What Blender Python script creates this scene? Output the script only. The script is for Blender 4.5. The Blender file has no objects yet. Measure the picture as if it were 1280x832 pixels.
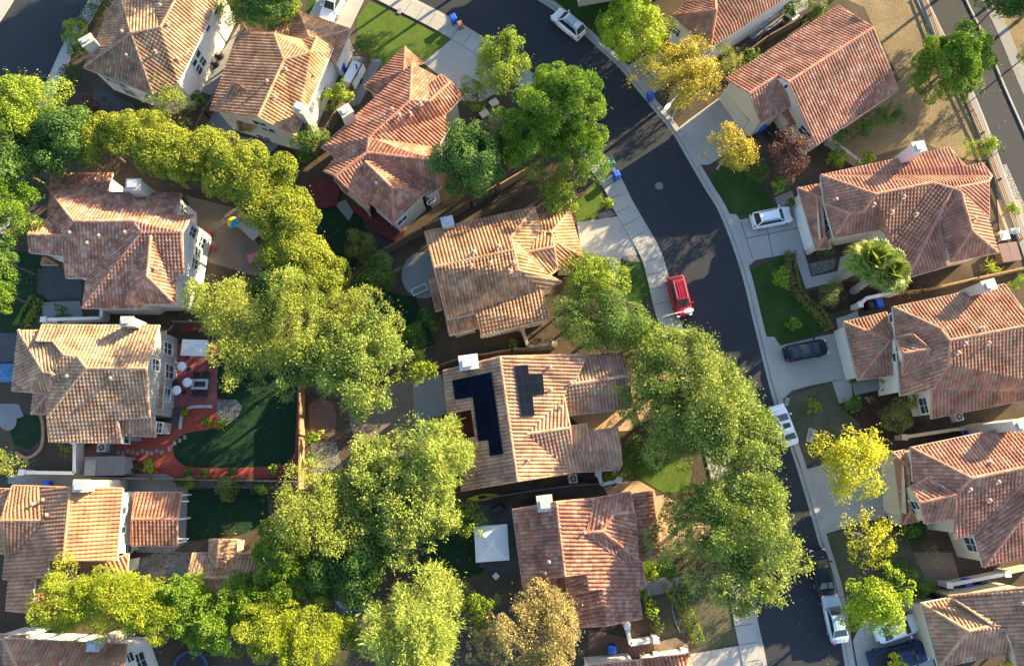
import bpy, bmesh, math, random
import numpy as np
from mathutils import Vector, Matrix
from mathutils.geometry import tessellate_polygon
random.seed(7)
RNG = np.random.default_rng(11)
SC = bpy.context.scene
COL = SC.collection
R = math.radians
# ------------------------------------------------------------------ camera
CAM_H, FPX, TILT = 72.0, 853.0, R(11.6)
ct, st = math.cos(TILT), math.sin(TILT)
def P(px, py, h=0.0):
    """the world point at height h that the photograph shows at pixel px, py"""
    dx, dy = (px - 640) / FPX, -(py - 416) / FPX
    wy, wz = dy * ct + st, dy * st - ct
    k = (CAM_H - h) / -wz
    return Vector((dx * k, wy * k, h))
def ray(px, py):
    dx, dy = (px - 640) / FPX, -(py - 416) / FPX
    return Vector((0, 0, CAM_H)), Vector((dx, dy * ct + st, dy * st - ct)).normalized()
cam = bpy.data.cameras.new('camera'); camo = bpy.data.objects.new('camera', cam); COL.objects.link(camo)
cam.sensor_width = 36; cam.lens = 36 * FPX / 1280; cam.clip_end = 2000; cam.clip_start = 1
camo.location = (0, 0, CAM_H); camo.rotation_euler = (TILT, 0, 0)
SC.camera = camo
# ------------------------------------------------------------------ light
SUN_EL, SUN_DIR2 = R(16), Vector((math.cos(R(38.5)), math.sin(R(38.5)))).normalized()
w = bpy.data.worlds.new('World'); SC.world = w; w.use_nodes = True
nt = w.node_tree; bg = nt.nodes['Background']
sky = nt.nodes.new('ShaderNodeTexSky'); sky.sky_type = 'NISHITA'; sky.sun_disc = False
sky.sun_elevation = SUN_EL; sky.sun_rotation = math.atan2(SUN_DIR2.x, SUN_DIR2.y)
sky.air_density = 1.0; sky.dust_density = 0.8; sky.ozone_density = 1.6
nt.links.new(sky.outputs[0], bg.inputs[0]); bg.inputs[1].default_value = 0.105
sl = bpy.data.lights.new('sun', 'SUN'); sl.energy = 5.0; sl.angle = R(0.5); sl.color = (1.0, 0.79, 0.45)
so = bpy.data.objects.new('sun', sl); COL.objects.link(so); so.location = (60, 60, 90)
sd = Vector((SUN_DIR2.x * math.cos(SUN_EL), SUN_DIR2.y * math.cos(SUN_EL), math.sin(SUN_EL)))
so.rotation_euler = sd.to_track_quat('Z', 'Y').to_euler()
SC.view_settings.view_transform = 'Standard'; SC.view_settings.look = 'None'
SC.view_settings.gamma = 1.0; SC.view_settings.use_curve_mapping = False
SC.view_settings.exposure = 2.25
SC.cycles.max_bounces = 5; SC.cycles.diffuse_bounces = 3; SC.cycles.glossy_bounces = 2
SC.cycles.transmission_bounces = 2; SC.cycles.transparent_max_bounces = 4
SC.cycles.use_denoising = True
# ------------------------------------------------------------------ materials
def newmat(name):
    m = bpy.data.materials.new(name); m.use_nodes = True
    return m, m.node_tree, m.node_tree.nodes['Principled BSDF']
def rgba(c): return (c[0], c[1], c[2], 1.0)
def sh(c, f): return tuple(max(0, min(1, v * f)) for v in c)
_mc = {}
def mat(name, col, rough=0.8, spec=0.3, noise=0.15, scale=3.0, bump=0.0, bscale=20.0, metal=0.0, detail=4, col2=None, coat=0.0):
    """plain surface with some noise mottling"""
    if name in _mc: return _mc[name]
    m, nt, b = newmat(name)
    b.inputs['Roughness'].default_value = rough; b.inputs['Specular IOR Level'].default_value = spec
    b.inputs['Metallic'].default_value = metal
    if coat: b.inputs['Coat Weight'].default_value = coat; b.inputs['Coat Roughness'].default_value = 0.05
    if noise > 0 or col2:
        tc = nt.nodes.new('ShaderNodeTexCoord'); n = nt.nodes.new('ShaderNodeTexNoise')
        n.inputs['Scale'].default_value = scale; n.inputs['Detail'].default_value = detail; n.inputs['Roughness'].default_value = .65
        nt.links.new(tc.outputs['Object'], n.inputs['Vector'])
        r = nt.nodes.new('ShaderNodeValToRGB')
        r.color_ramp.elements[0].position = 0.3; r.color_ramp.elements[1].position = 0.7
        r.color_ramp.elements[0].color = rgba(sh(col, 1 - noise)); r.color_ramp.elements[1].color = rgba(col2 if col2 else sh(col, 1 + noise))
        nt.links.new(n.outputs['Fac'], r.inputs['Fac']); nt.links.new(r.outputs['Color'], b.inputs['Base Color'])
    else:
        b.inputs['Base Color'].default_value = rgba(col)
    if bump > 0:
        tc2 = nt.nodes.new('ShaderNodeTexCoord'); n2 = nt.nodes.new('ShaderNodeTexNoise')
        n2.inputs['Scale'].default_value = bscale; n2.inputs['Detail'].default_value = 3
        nt.links.new(tc2.outputs['Object'], n2.inputs['Vector'])
        bp = nt.nodes.new('ShaderNodeBump'); bp.inputs['Strength'].default_value = bump; bp.inputs['Distance'].default_value = 0.05
        nt.links.new(n2.outputs['Fac'], bp.inputs['Height']); nt.links.new(bp.outputs['Normal'], b.inputs['Normal'])
    _mc[name] = m
    return m
def ground_mat(name, cols, scale=0.5, fine=6.0, rough=0.95, bump=0.6, bscale=14.0, mix=0.5, pos=(0.3, 0.5, 0.7)):
    """patchy ground: big patches of three colours broken up by fine grain"""
    if name in _mc: return _mc[name]
    m, nt, b = newmat(name); L = nt.links.new
    b.inputs['Roughness'].default_value = rough; b.inputs['Specular IOR Level'].default_value = 0.15
    tc = nt.nodes.new('ShaderNodeTexCoord')
    n1 = nt.nodes.new('ShaderNodeTexNoise'); n1.inputs['Scale'].default_value = scale; n1.inputs['Detail'].default_value = 6; n1.inputs['Roughness'].default_value = .6
    n2 = nt.nodes.new('ShaderNodeTexNoise'); n2.inputs['Scale'].default_value = fine; n2.inputs['Detail'].default_value = 5; n2.inputs['Roughness'].default_value = .7
    for n in (n1, n2): L(tc.outputs['Object'], n.inputs['Vector'])
    mx = nt.nodes.new('ShaderNodeMix'); mx.data_type = 'FLOAT'; mx.inputs[0].default_value = mix
    L(n1.outputs['Fac'], mx.inputs[2]); L(n2.outputs['Fac'], mx.inputs[3])
    r = nt.nodes.new('ShaderNodeValToRGB'); e = r.color_ramp.elements
    e[0].position = pos[0]; e[0].color = rgba(cols[0]); e[1].position = pos[2]; e[1].color = rgba(cols[2])
    k = e.new(pos[1]); k.color = rgba(cols[1])
    L(mx.outputs[0], r.inputs['Fac']); L(r.outputs['Color'], b.inputs['Base Color'])
    n3 = nt.nodes.new('ShaderNodeTexNoise'); n3.inputs['Scale'].default_value = bscale; n3.inputs['Detail'].default_value = 4
    L(tc.outputs['Object'], n3.inputs['Vector'])
    bp = nt.nodes.new('ShaderNodeBump'); bp.inputs['Strength'].default_value = bump; bp.inputs['Distance'].default_value = 0.08
    L(n3.outputs['Fac'], bp.inputs['Height']); L(bp.outputs['Normal'], b.inputs['Normal'])
    _mc[name] = m
    return m
def ramp_mat(name, cols, rough=0.85, spec=0.2, attr='var', weather=0.35, wscale=0.6, interp='LINEAR', transl=0.0, bump=0.0, gain=1.0):
    """colour picked per face from the attribute, with a soft weathering noise"""
    if name in _mc: return _mc[name]
    m, nt, b = newmat(name); L = nt.links.new
    b.inputs['Roughness'].default_value = rough; b.inputs['Specular IOR Level'].default_value = spec
    a = nt.nodes.new('ShaderNodeAttribute'); a.attribute_name = attr
    r = nt.nodes.new('ShaderNodeValToRGB'); r.color_ramp.interpolation = interp; e = r.color_ramp.elements
    n = len(cols)
    while len(e) < n: e.new(0.5)
    for i, c in enumerate(cols):
        e[i].position = i / (n - 1) if interp == 'LINEAR' else i / n; e[i].color = rgba(sh(c, gain))
    L(a.outputs['Fac'], r.inputs['Fac'])
    out = r.outputs['Color']
    if weather > 0:
        tc = nt.nodes.new('ShaderNodeTexCoord'); nz = nt.nodes.new('ShaderNodeTexNoise'); nz.inputs['Scale'].default_value = wscale; nz.inputs['Detail'].default_value = 5
        L(tc.outputs['Object'], nz.inputs['Vector'])
        mr = nt.nodes.new('ShaderNodeMapRange'); mr.inputs['From Min'].default_value = .3; mr.inputs['From Max'].default_value = .7
        mr.inputs['To Min'].default_value = 1 - weather; mr.inputs['To Max'].default_value = 1 + weather * .5
        L(nz.outputs['Fac'], mr.inputs['Value'])
        mx = nt.nodes.new('ShaderNodeMix'); mx.data_type = 'RGBA'; mx.blend_type = 'MULTIPLY'; mx.inputs[0].default_value = 1
        L(out, mx.inputs[6]); L(mr.outputs[0], mx.inputs[7]); out = mx.outputs[2]
    L(out, b.inputs['Base Color'])
    if transl > 0:
        t = nt.nodes.new('ShaderNodeBsdfTranslucent'); L(out, t.inputs['Color'])
        ms = nt.nodes.new('ShaderNodeMixShader'); ms.inputs[0].default_value = transl
        L(b.outputs[0], ms.inputs[1]); L(t.outputs[0], ms.inputs[2])
        L(ms.outputs[0], nt.nodes['Material Output'].inputs['Surface'])
    _mc[name] = m
    return m
# ------------------------------------------------------------------ mesh builder
class MB:
    def __init__(s): s.v, s.f, s.mi, s.va, s.cur, s.var = [], [], [], [], 0, 0.5
    def face(s, pts):
        k = len(s.v); s.v += [tuple(p) for p in pts]; s.f.append(tuple(range(k, k + len(pts)))); s.mi.append(s.cur); s.va.append(s.var)
    def mesh(s, vs, fs):
        k = len(s.v); s.v += [tuple(p) for p in vs]
        for f in fs: s.f.append(tuple(i + k for i in f)); s.mi.append(s.cur); s.va.append(s.var)
    def box(s, c, size, rz=0.0, M=None):
        x, y, z = size[0] / 2, size[1] / 2, size[2] / 2
        vs = [Vector((a, b, d)) for d in (-z, z) for a, b in ((-x, -y), (x, -y), (x, y), (-x, y))]
        q = M if M else Matrix.Rotation(rz, 3, 'Z')
        vs = [q @ p + Vector(c) for p in vs]
        s.mesh(vs, [(3, 2, 1, 0), (4, 5, 6, 7), (0, 1, 5, 4), (1, 2, 6, 5), (2, 3, 7, 6), (3, 0, 4, 7)])
    def bar(s, a, b, wd, ht):
        """box beam between two points"""
        a, b = Vector(a), Vector(b); d = b - a; L = d.length
        if L < 1e-4: return
        q = d.to_track_quat('X', 'Z').to_matrix()
        s.box((a + b) / 2, (L, wd, ht), M=q)
    def prism(s, poly, z0, z1, top=True):
        n = len(poly); a = sum(poly[i][0] * poly[(i + 1) % n][1] - poly[(i + 1) % n][0] * poly[i][1] for i in range(n))
        if a < 0: poly = poly[::-1]
        vs = [(p[0], p[1], z0) for p in poly] + [(p[0], p[1], z1) for p in poly]
        fs = [(i, (i + 1) % n, n + (i + 1) % n, n + i) for i in range(n)]
        tri = tessellate_polygon([[Vector((p[0], p[1], 0)) for p in poly]])
        for t in tri:
            t = list(t)
            p, q, r = [Vector(poly[i]).to_2d() if hasattr(poly[i], 'to_2d') else Vector((poly[i][0], poly[i][1])) for i in t]
            if (q - p).cross(r - p) < 0: t = t[::-1]
            fs.append(tuple(n + i for i in t)); fs.append(tuple(i for i in t[::-1]))
        s.mesh(vs, fs)
    def tube(s, a, b, r0, r1=None, n=8, cap=True):
        a, b = Vector(a), Vector(b); r1 = r0 if r1 is None else r1
        d = (b - a).normalized(); u = d.orthogonal().normalized(); v = d.cross(u)
        vs = [a + (u * math.cos(t) + v * math.sin(t)) * r0 for t in [2 * math.pi * i / n for i in range(n)]]
        vs += [b + (u * math.cos(t) + v * math.sin(t)) * r1 for t in [2 * math.pi * i / n for i in range(n)]]
        fs = [(i, (i + 1) % n, n + (i + 1) % n, n + i) for i in range(n)]
        if cap: fs += [tuple(range(n - 1, -1, -1)), tuple(range(n, 2 * n))]
        s.mesh(vs, fs)
    def path(s, pts, rad, n=7):
        for i in range(len(pts) - 1): s.tube(pts[i], pts[i + 1], rad[i], rad[i + 1], n)
    def lathe(s, c, prof, n=16):
        c = Vector(c); vs = []; fs = []
        for r, z in prof: vs += [c + Vector((r * math.cos(2 * math.pi * i / n), r * math.sin(2 * math.pi * i / n), z)) for i in range(n)]
        for k in range(len(prof) - 1):
            for i in range(n): fs.append((k * n + i, k * n + (i + 1) % n, (k + 1) * n + (i + 1) % n, (k + 1) * n + i))
        fs.append(tuple(range(n - 1, -1, -1))); fs.append(tuple(range((len(prof) - 1) * n, len(prof) * n)))
        s.mesh(vs, fs)
    def build(s, name, mats, parent=None, off=None, smooth=False):
        if not isinstance(mats, (list, tuple)): mats = [mats]
        me = bpy.data.meshes.new(name)
        if off is not None:
            ox, oy, oz = off; vs = [(a - ox, b - oy, c - oz) for a, b, c in s.v]
        else: vs = s.v
        me.from_pydata(vs, [], s.f); me.update()
        for m in mats: me.materials.append(m)
        if len(mats) > 1: me.polygons.foreach_set('material_index', s.mi)
        at = me.attributes.new('var', 'FLOAT', 'FACE'); at.data.foreach_set('value', s.va)
        if smooth: me.polygons.foreach_set('use_smooth', [True] * len(me.polygons))
        return link(name, me, parent)
def link(name, me, parent=None):
    o = bpy.data.objects.new(name, me); COL.objects.link(o)
    if parent is not None: o.parent = parent
    return o
def np_mesh(name, verts, quads, var, mats, mi=None):
    me = bpy.data.meshes.new(name); nv, nf = len(verts), len(quads); k = quads.shape[1]
    me.vertices.add(nv); me.vertices.foreach_set('co', verts.astype(np.float32).ravel())
    me.loops.add(nf * k); me.loops.foreach_set('vertex_index', quads.astype(np.int32).ravel())
    me.polygons.add(nf); me.polygons.foreach_set('loop_start', np.arange(0, nf * k, k, dtype=np.int32))
    for m in mats: me.materials.append(m)
    me.update(calc_edges=True)
    at = me.attributes.new('var', 'FLOAT', 'FACE'); at.data.foreach_set('value', var.astype(np.float32))
    if mi is not None: me.polygons.foreach_set('material_index', mi.astype(np.int32))
    me.validate(); return me
def thing(name, label, cat, loc=(0, 0, 0), rz=0.0, group=None):
    o = bpy.data.objects.new(name, None); COL.objects.link(o); o.location = loc; o.rotation_euler = (0, 0, rz)
    o.empty_display_size = .3
    return tag(o, label, cat, group)
def tag(o, label, cat, group=None, kind=None):
    if label: o['label'] = label
    if cat: o['category'] = cat
    if group: o['group'] = group
    if kind: o['kind'] = kind
    return o
def copy_tree(o, parent=None):
    c = o.copy(); COL.objects.link(c)
    if parent is not None: c.parent = parent
    for ch in list(o.children): copy_tree(ch, c)
    return c
_zb = 0.0
def sheet(name, pts, m, z, px=True, thick=0.0):
    """a flat piece of ground; pts in photograph pixels"""
    global _zb; _zb = (_zb + .0011) % .009; z += _zb if px else 0
    poly = [P(a, b, 0) for a, b in pts] if px else [Vector((a, b, 0)) for a, b in pts]
    mb = MB()
    if thick > 0: mb.prism([(p.x, p.y) for p in poly], z - thick, z)
    else:
        n = len(poly)
        for t in tessellate_polygon([[Vector((p.x, p.y, 0)) for p in poly]]):
            q = [poly[i] for i in t]
            if (q[1] - q[0]).cross(q[2] - q[0]).z < 0: q = q[::-1]
            mb.face([(p.x, p.y, z) for p in q])
    o = mb.build(name, m); o['kind'] = 'structure'
    return o
def round_px(pts, sub=5):
    """closed smooth outline through pixel points"""
    q = [Vector((a, b, 0)) for a, b in pts]; n = len(q); out = []
    for i in range(n):
        p0, p1, p2, p3 = q[i - 1], q[i], q[(i + 1) % n], q[(i + 2) % n]
        for k in range(sub):
            t = k / sub; v = 0.5 * ((2 * p1) + (p2 - p0) * t + (2 * p0 - 5 * p1 + 4 * p2 - p3) * t * t + (3 * p1 - p0 - 3 * p2 + p3) * t ** 3); out.append((v.x, v.y))
    return out
def smooth_line(pts, sub=6):
    """Catmull-Rom through the points"""
    out = []
    n = len(pts); pts = [Vector(p) for p in pts]
    for i in range(n - 1):
        p0, p1, p2, p3 = pts[max(i - 1, 0)], pts[i], pts[i + 1], pts[min(i + 2, n - 1)]
        for k in range(sub):
            t = k / sub
            out.append(0.5 * ((2 * p1) + (p2 - p0) * t + (2 * p0 - 5 * p1 + 4 * p2 - p3) * t * t + (3 * p1 - p0 - 3 * p2 + p3) * t ** 3))
    out.append(pts[-1]); return out
def offset_line(pts, d):
    """shift a plan polyline sideways (positive = to its left)"""
    out = []
    for i, p in enumerate(pts):
        a, b = pts[max(i - 1, 0)], pts[min(i + 1, len(pts) - 1)]
        t = (b - a).to_2d().normalized(); out.append(Vector((p.x - t.y * d, p.y + t.x * d, p.z)))
    return out
# ------------------------------------------------------------------ houses
PU, PV = 0.36, 0.36
PROF = [(0.0, 0.0), (0.24, 0.0), (0.30, 0.062), (0.43, 0.108), (0.70, 0.108), (0.84, 0.062), (0.90, 0.0)]
def tile_triangle(tri, dn, acc, fseed):
    """clay S-tiles laid over one roof triangle; dn is the downhill direction in plan"""
    u = Vector((-dn.y, dn.x)); ps = [Vector((p.x, p.y)) for p in tri]
    us = [p.dot(u) for p in ps]; vs = [p.dot(dn) for p in ps]
    k0, k1 = math.floor(min(us) / PU), math.ceil(max(us) / PU); c0, c1 = math.floor(min(vs) / PV), math.ceil(max(vs) / PV)
    cols = np.array([(k + f) * PU for k in range(k0, k1) for f, _ in PROF] + [k1 * PU]); offs = np.array([z for k in range(k0, k1) for _, z in PROF] + [0.0])
    rows = np.array([(c + e) * PV for c in range(c0, c1) for e in (0, 1)]); ro = np.array([e * 0.058 for c in range(c0, c1) for e in (0, 1)])
    nc, nr = len(cols), len(rows)
    U, V = np.meshgrid(cols, rows); Z = offs[None, :] + ro[:, None]
    X = U * u.x + V * dn.x; Y = U * u.y + V * dn.y
    verts = np.stack([X.ravel(), Y.ravel(), Z.ravel()], 1)
    ii, jj = np.meshgrid(np.arange(nc - 1), np.arange(nr - 1)); b = (jj * nc + ii).ravel()
    quads = np.stack([b, b + 1, b + nc + 1, b + nc], 1)
    h = (np.floor(ii / len(PROF)) * 12.9898 + np.floor(jj / 2) * 78.233 + fseed * 3.7).ravel(); var = np.modf(np.abs(np.sin(h) * 43758.5453))[0]
    # cull the quads wholly outside one edge
    q3 = verts[quads][:, :, :2]; keep = np.ones(len(quads), bool)
    area = (ps[1] - ps[0]).cross(ps[2] - ps[0]); sg = 1 if area > 0 else -1; edges = []
    for i in range(3):
        a, c = ps[i], ps[(i + 1) % 3]; e = (c - a); n = Vector((-e.y, e.x)).normalized() * sg
        d = (q3[:, :, 0] - a.x) * n.x + (q3[:, :, 1] - a.y) * n.y
        keep &= d.max(1) > 0; edges.append((a, n, d))
    quads = quads[keep]; var = var[keep]
    if len(quads) == 0: return
    bm = bmesh.new(); used = np.unique(quads); remap = {int(k): bm.verts.new(verts[k]) for k in used}
    lay = bm.faces.layers.float.new('var')
    for q, vv in zip(quads, var):
        f = bm.faces.new([remap[int(k)] for k in q]); f[lay] = float(vv)
    for a, n, d in edges:
        bmesh.ops.bisect_plane(bm, geom=bm.verts[:] + bm.edges[:] + bm.faces[:], dist=1e-5, plane_co=(a.x, a.y, 0), plane_no=(-n.x, -n.y, 0), clear_outer=True)
    A, B, C = tri; nn = (B - A).cross(C - A)
    k = len(acc.v); bm.verts.index_update()
    for v in bm.verts:
        z = A.z - (nn.x * (v.co.x - A.x) + nn.y * (v.co.y - A.y)) / nn.z
        acc.v.append((v.co.x, v.co.y, z + v.co.z))
    flip = (u.x * dn.y - u.y * dn.x) < 0
    for f in bm.faces:
        ix = [v.index + k for v in f.verts]
        acc.f.append(tuple(ix[::-1] if flip else ix)); acc.mi.append(0); acc.va.append(f[lay])
    bm.free()
class House:
    def __init__(s, label, z, roofcols, wallcol, group='houses of the tiled-roof street', name='house', cat='house', trim=(0.55, 0.5, 0.44), base=-0.2, walls=True):
        s.z0 = z; s.walls, s.tris, s.secs, s.base = [], [], [], base; s.mb_roof, s.mb_cap, s.mb_fas, s.mb_wall = MB(), MB(), MB(), MB()
        s.label, s.group, s.name, s.cat = label, group, name, cat
        hid = label[:40]; s.haswalls = walls; s.post = []
        s.m_roof = ramp_mat('tiles ' + hid, [(c[0] * .98, c[1] * 1.05, c[2] * 1.02) for c in roofcols], rough=0.75, weather=0.42, wscale=0.7, interp='CONSTANT')
        s.m_cap = ramp_mat('ridge ' + hid, [sh(c, 1.15) for c in roofcols[:3]], rough=0.75, weather=0.15, interp='CONSTANT')
        s.m_wall = mat('stucco ' + hid, wallcol, rough=0.95, spec=0.1, noise=0.06, scale=1.2, bump=0.25, bscale=30)
        s.m_trim = mat('trim ' + hid, trim, rough=0.7, noise=0.08)
    def q(s, zx, zy): return s.z0[0] + zx / s.z0[2], s.z0[1] + zy / s.z0[2]
    def pt(s, t):
        a, b = s.q(t[0], t[1]); return P(a, b, t[2])
    def section(s, verts, faces, over=0.42, wall=True, tiles=True, fascia=True):
        V = {k: s.pt(t) for k, t in verts.items()}
        ec = {}; F = []
        for fi, fs in enumerate(faces):
            names = fs.split(); pts = [V[n] for n in names]
            a2 = sum(pts[i].x * pts[(i + 1) % len(pts)].y - pts[(i + 1) % len(pts)].x * pts[i].y for i in range(len(pts)))
            if a2 < 0: names = names[::-1]; pts = pts[::-1]
            nrm = Vector((0, 0, 0))
            for i in range(len(pts)):
                p, q = pts[i], pts[(i + 1) % len(pts)]
                nrm += Vector(((p.y - q.y) * (p.z + q.z), (p.z - q.z) * (p.x + q.x), (p.x - q.x) * (p.y + q.y)))
            nrm.normalize(); dn = Vector((nrm.x, nrm.y))
            dn = dn.normalized() if dn.length > 0.02 else Vector((0, -1))
            cen = sum(pts, Vector()) / len(pts); F.append((names, pts, nrm, cen))
            for t in tessellate_polygon([[Vector((p.x, p.y, 0)) for p in pts]]):
                tri = [pts[i] for i in t]
                ar = abs((tri[1] - tri[0]).to_2d().cross((tri[2] - tri[0]).to_2d()))
                if ar < 0.02: continue
                if (tri[1] - tri[0]).to_2d().cross((tri[2] - tri[0]).to_2d()) < 0: tri = tri[::-1]
                s.tris.append(tri)
                if tiles: tile_triangle(tri, dn, s.mb_roof, fi + len(s.secs) * 13)
                s.mb_fas.face([p - Vector((0, 0, .10)) for p in tri[::-1]])
            for i in range(len(names)): ec.setdefault(frozenset((names[i], names[(i + 1) % len(names)])), []).append((names[i], names[(i + 1) % len(names)], len(F) - 1))
        nxt = {}
        for k, l in ec.items():
            if len(l) == 1:
                a, b, fi = l[0]; nxt[a] = b
                A, B = V[a], V[b]
                s.mb_fas.bar(A - Vector((0, 0, .10)), B - Vector((0, 0, .10)), .07, .2) if fascia else None
                L = (B - A).to_2d().length
                if L > .3 and abs(B.z - A.z) / L > 0.16: s.cap(A, B, .12, .05)
            else:
                (a, b, f1), (_, _, f2) = l[0], l[1]
                d = (F[f2][3] - V[a]).dot(F[f1][2])
                if d < -0.05: s.cap(V[a], V[b], .17, .07)
        if wall and s.haswalls and nxt:
            left = dict(nxt)
            while left:
                st_ = next(iter(left)); loop = [st_]; n = left.pop(st_)
                while n != st_ and n in left: loop.append(n); n = left.pop(n)
                if len(loop) >= 3: s.wall_loop([V[n] for n in loop], over)
        s.secs.append(V)
    def cap(s, A, B, wd, ht):
        n = max(1, int((B - A).length / 0.45)); d = B - A; t = Vector((-d.y, d.x, 0))
        if t.length < 1e-4: return
        t.normalize(); up = Vector((0, 0, 1))
        for i in range(n):
            a, b = A + d * (i / n), A + d * ((i + 1) / n); s.mb_cap.var = random.random(); e = .02 * ((i % 2) - .5)
            r = []
            for p, k in ((a, 1.0), (b, .92)):
                r.append([p + t * wd * k + up * (.02), p + t * wd * .6 * k + up * (ht * .85 + .05), p + up * (ht + .07 + e), p - t * wd * .6 * k + up * (ht * .85 + .05), p - t * wd * k + up * .02])
            vs = r[0] + r[1]
            s.mb_cap.mesh(vs, [(j, j + 1, j + 6, j + 5) for j in range(4)] + [(4, 3, 2, 1, 0), (5, 6, 7, 8, 9)])
    def wall_loop(s, pts, over):
        n = len(pts); ins = []
        for i in range(n):
            a, b, c = pts[i - 1], pts[i], pts[(i + 1) % n]
            e1, e2 = (b - a).to_2d(), (c - b).to_2d()
            if e1.length < 1e-4 or e2.length < 1e-4: ins.append(b.copy()); continue
            e1.normalize(); e2.normalize(); n1, n2 = Vector((-e1.y, e1.x)), Vector((-e2.y, e2.x))
            m = n1 + n2
            if m.length < .2: m = n1
            m.normalize(); k = over / max(.45, m.dot(n1))
            ins.append(Vector((b.x + m.x * k, b.y + m.y * k, b.z - .12)))
        for i in range(n):
            a, b = ins[i], ins[(i + 1) % n]
            if (a - b).to_2d().length < .05: continue
            s.mb_wall.face([(a.x, a.y, s.base), (b.x, b.y, s.base), tuple(b), tuple(a)]); s.walls.append((a, b))
    def hit_wall(s, px, py):
        o, d = ray(px, py); best = None
        for a, b in s.walls:
            e = (b - a); e.z = 0; n = Vector((e.y, -e.x, 0)).normalized()
            dn = d.dot(n)
            if dn > -1e-4: continue
            t = (a - o).dot(n) / dn; p = o + d * t
            u = (p - a).dot(e) / e.length_squared
            zt = a.z + (b.z - a.z) * u
            if 0 <= u <= 1 and s.base < p.z < zt + .3 and (best is None or t < best[0]): best = (t, p, n, e.normalized())
        return best
    def hit_roof(s, px, py):
        o, d = ray(px, py); best = None
        for tri in s.tris:
            n = (tri[1] - tri[0]).cross(tri[2] - tri[0]); dn = d.dot(n)
            if abs(dn) < 1e-6: continue
            t = (tri[0] - o).dot(n) / dn; p = o + d * t
            if all((tri[(i + 1) % 3] - tri[i]).to_2d().cross((p - tri[i]).to_2d()) > -.02 for i in range(3)):
                if best is None or t < best[0]: best = (t, p, n.normalized())
        return best
    def window(s, zx, zy, w=1.2, h=1.2, kind='window', frame=(.75, .75, .72), zc=None):
        s.post.append(('w', s.q(zx, zy), w, h, kind, frame, zc))
    def chimney(s, zx, zy, ztop, wx=1.1, wy=.8, rz=0.0, zb=0.0, col=None, flue=True):
        s.post.append(('c', s.q(zx, zy), ztop, wx, wy, rz, zb, col, flue))
    def vent(s, *pts): s.post += [('v', s.q(a, b)) for a, b in pts]
    def panels(s, poly): s.post.append(('p', [s.q(a, b) for a, b in poly]))
    def finish(s):
        allp = [p for V in s.secs for p in V.values()]
        c = sum(allp, Vector()) / len(allp); off = Vector((c.x, c.y, 0))
        s.root = thing(s.name, s.label, s.cat, off, 0, s.group); s.off = off
        s.mb_roof.cur = 1; k = len(s.mb_roof.v); c_ = s.mb_cap
        s.mb_roof.v += c_.v; s.mb_roof.f += [tuple(i + k for i in f) for f in c_.f]; s.mb_roof.mi += [1] * len(c_.f); s.mb_roof.va += c_.va
        roof = s.mb_roof.build('roof', [s.m_roof, s.m_cap], s.root, off)
        s.mb_fas.build('fascia', s.m_trim, roof, off)
        if s.mb_wall.f: wallo = s.mb_wall.build('wall', s.m_wall, s.root, off)
        for t in s.post:
            if t[0] == 'w':
                _, (px, py), ww, hh, kind, fr, zc = t
                hit = s.hit_wall(px, py)
                if not hit: print('no wall', s.label[:30], px, py); continue
                _, p, n, e = hit
                if zc is not None: p = Vector((p.x, p.y, zc))
                M = Matrix((e, Vector((0, 0, 1)), n)).transposed()
                def bx(mb, cx, cz, sx, sz, d0, dp): mb.box(p + e * cx + Vector((0, 0, cz)) + n * (d0 + dp / 2), (sx, sz, dp), M=M)
                mb = MB(); f = .09
                if kind == 'garage_door':
                    bx(mb, 0, 0, ww, hh, .004, .05)
                    for i in range(4): bx(mb, 0, -hh / 2 + hh * (i + .5) / 4, ww * .97, hh / 4 * .86, .054, .03)
                    mb.build('garage_door', mat('door %.2f' % fr[0], fr, rough=.6, noise=.04), s.root, off)
                    continue
                bx(mb, -ww / 2 - f / 2, 0, f, hh + 2 * f, .003, .09); bx(mb, ww / 2 + f / 2, 0, f, hh + 2 * f, .003, .09)
                bx(mb, 0, hh / 2 + f / 2, ww, f, .003, .09); bx(mb, 0, -hh / 2 - f / 2, ww + .12, f, .003, .14)
                if ww > .9: bx(mb, 0, 0, .05, hh, .03, .05)
                if kind == 'door_window' or hh > 1.0: bx(mb, 0, hh * .08, ww, .04, .032, .045)
                wo = mb.build('window', mat('frame %.2f' % fr[0], fr, rough=.5, noise=.03), s.root, off)
                g = MB(); bx(g, 0, 0, ww, hh, .002, .025)
                g.build('pane', GLASS, wo, off)
            elif t[0] == 'c':
                _, (px, py), zt, wx, wy, rz, zb, col, flue = t
                c = P(px, py, zt); mb = MB()
                mb.box((c.x, c.y, (zb + zt - .25) / 2), (wx, wy, zt - .25 - zb), rz)
                mb.box((c.x, c.y, zt - .17), (wx + .18, wy + .18, .16), rz)
                m = [mat('chimney %s' % (str(col) if col else s.label[:30]), col or (.46, .42, .36), rough=.9, noise=.08, bump=.2), FLUE]
                if flue:
                    mb.cur = 1; mb.box((c.x, c.y, zt - .02), (wx * .55, wy * .55, .14), rz); mb.box((c.x, c.y, zt + .1), (wx * .72, wy * .72, .05), rz); mb.cur = 0
                mb.build('chimney', m, roof, off)
            elif t[0] == 'v':
                hit = s.hit_roof(*t[1])
                if not hit: continue
                p = hit[1]; mb = MB(); mb.tube(p - Vector((0, 0, .1)), p + Vector((0, 0, .42)), .09, .09, 8); mb.lathe(p + Vector((0, 0, .36)), [(.17, 0), (.19, .05), (.06, .14)], 8)
                mb.box(p + Vector((0, 0, .08)), (.42, .42, .1), .4)
                mb.build('vent', VENT, roof, off)
            elif t[0] == 'p':
                hits = [s.hit_roof(*q) for q in t[1]]; pts = [h[1] for h in hits if h]
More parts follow.
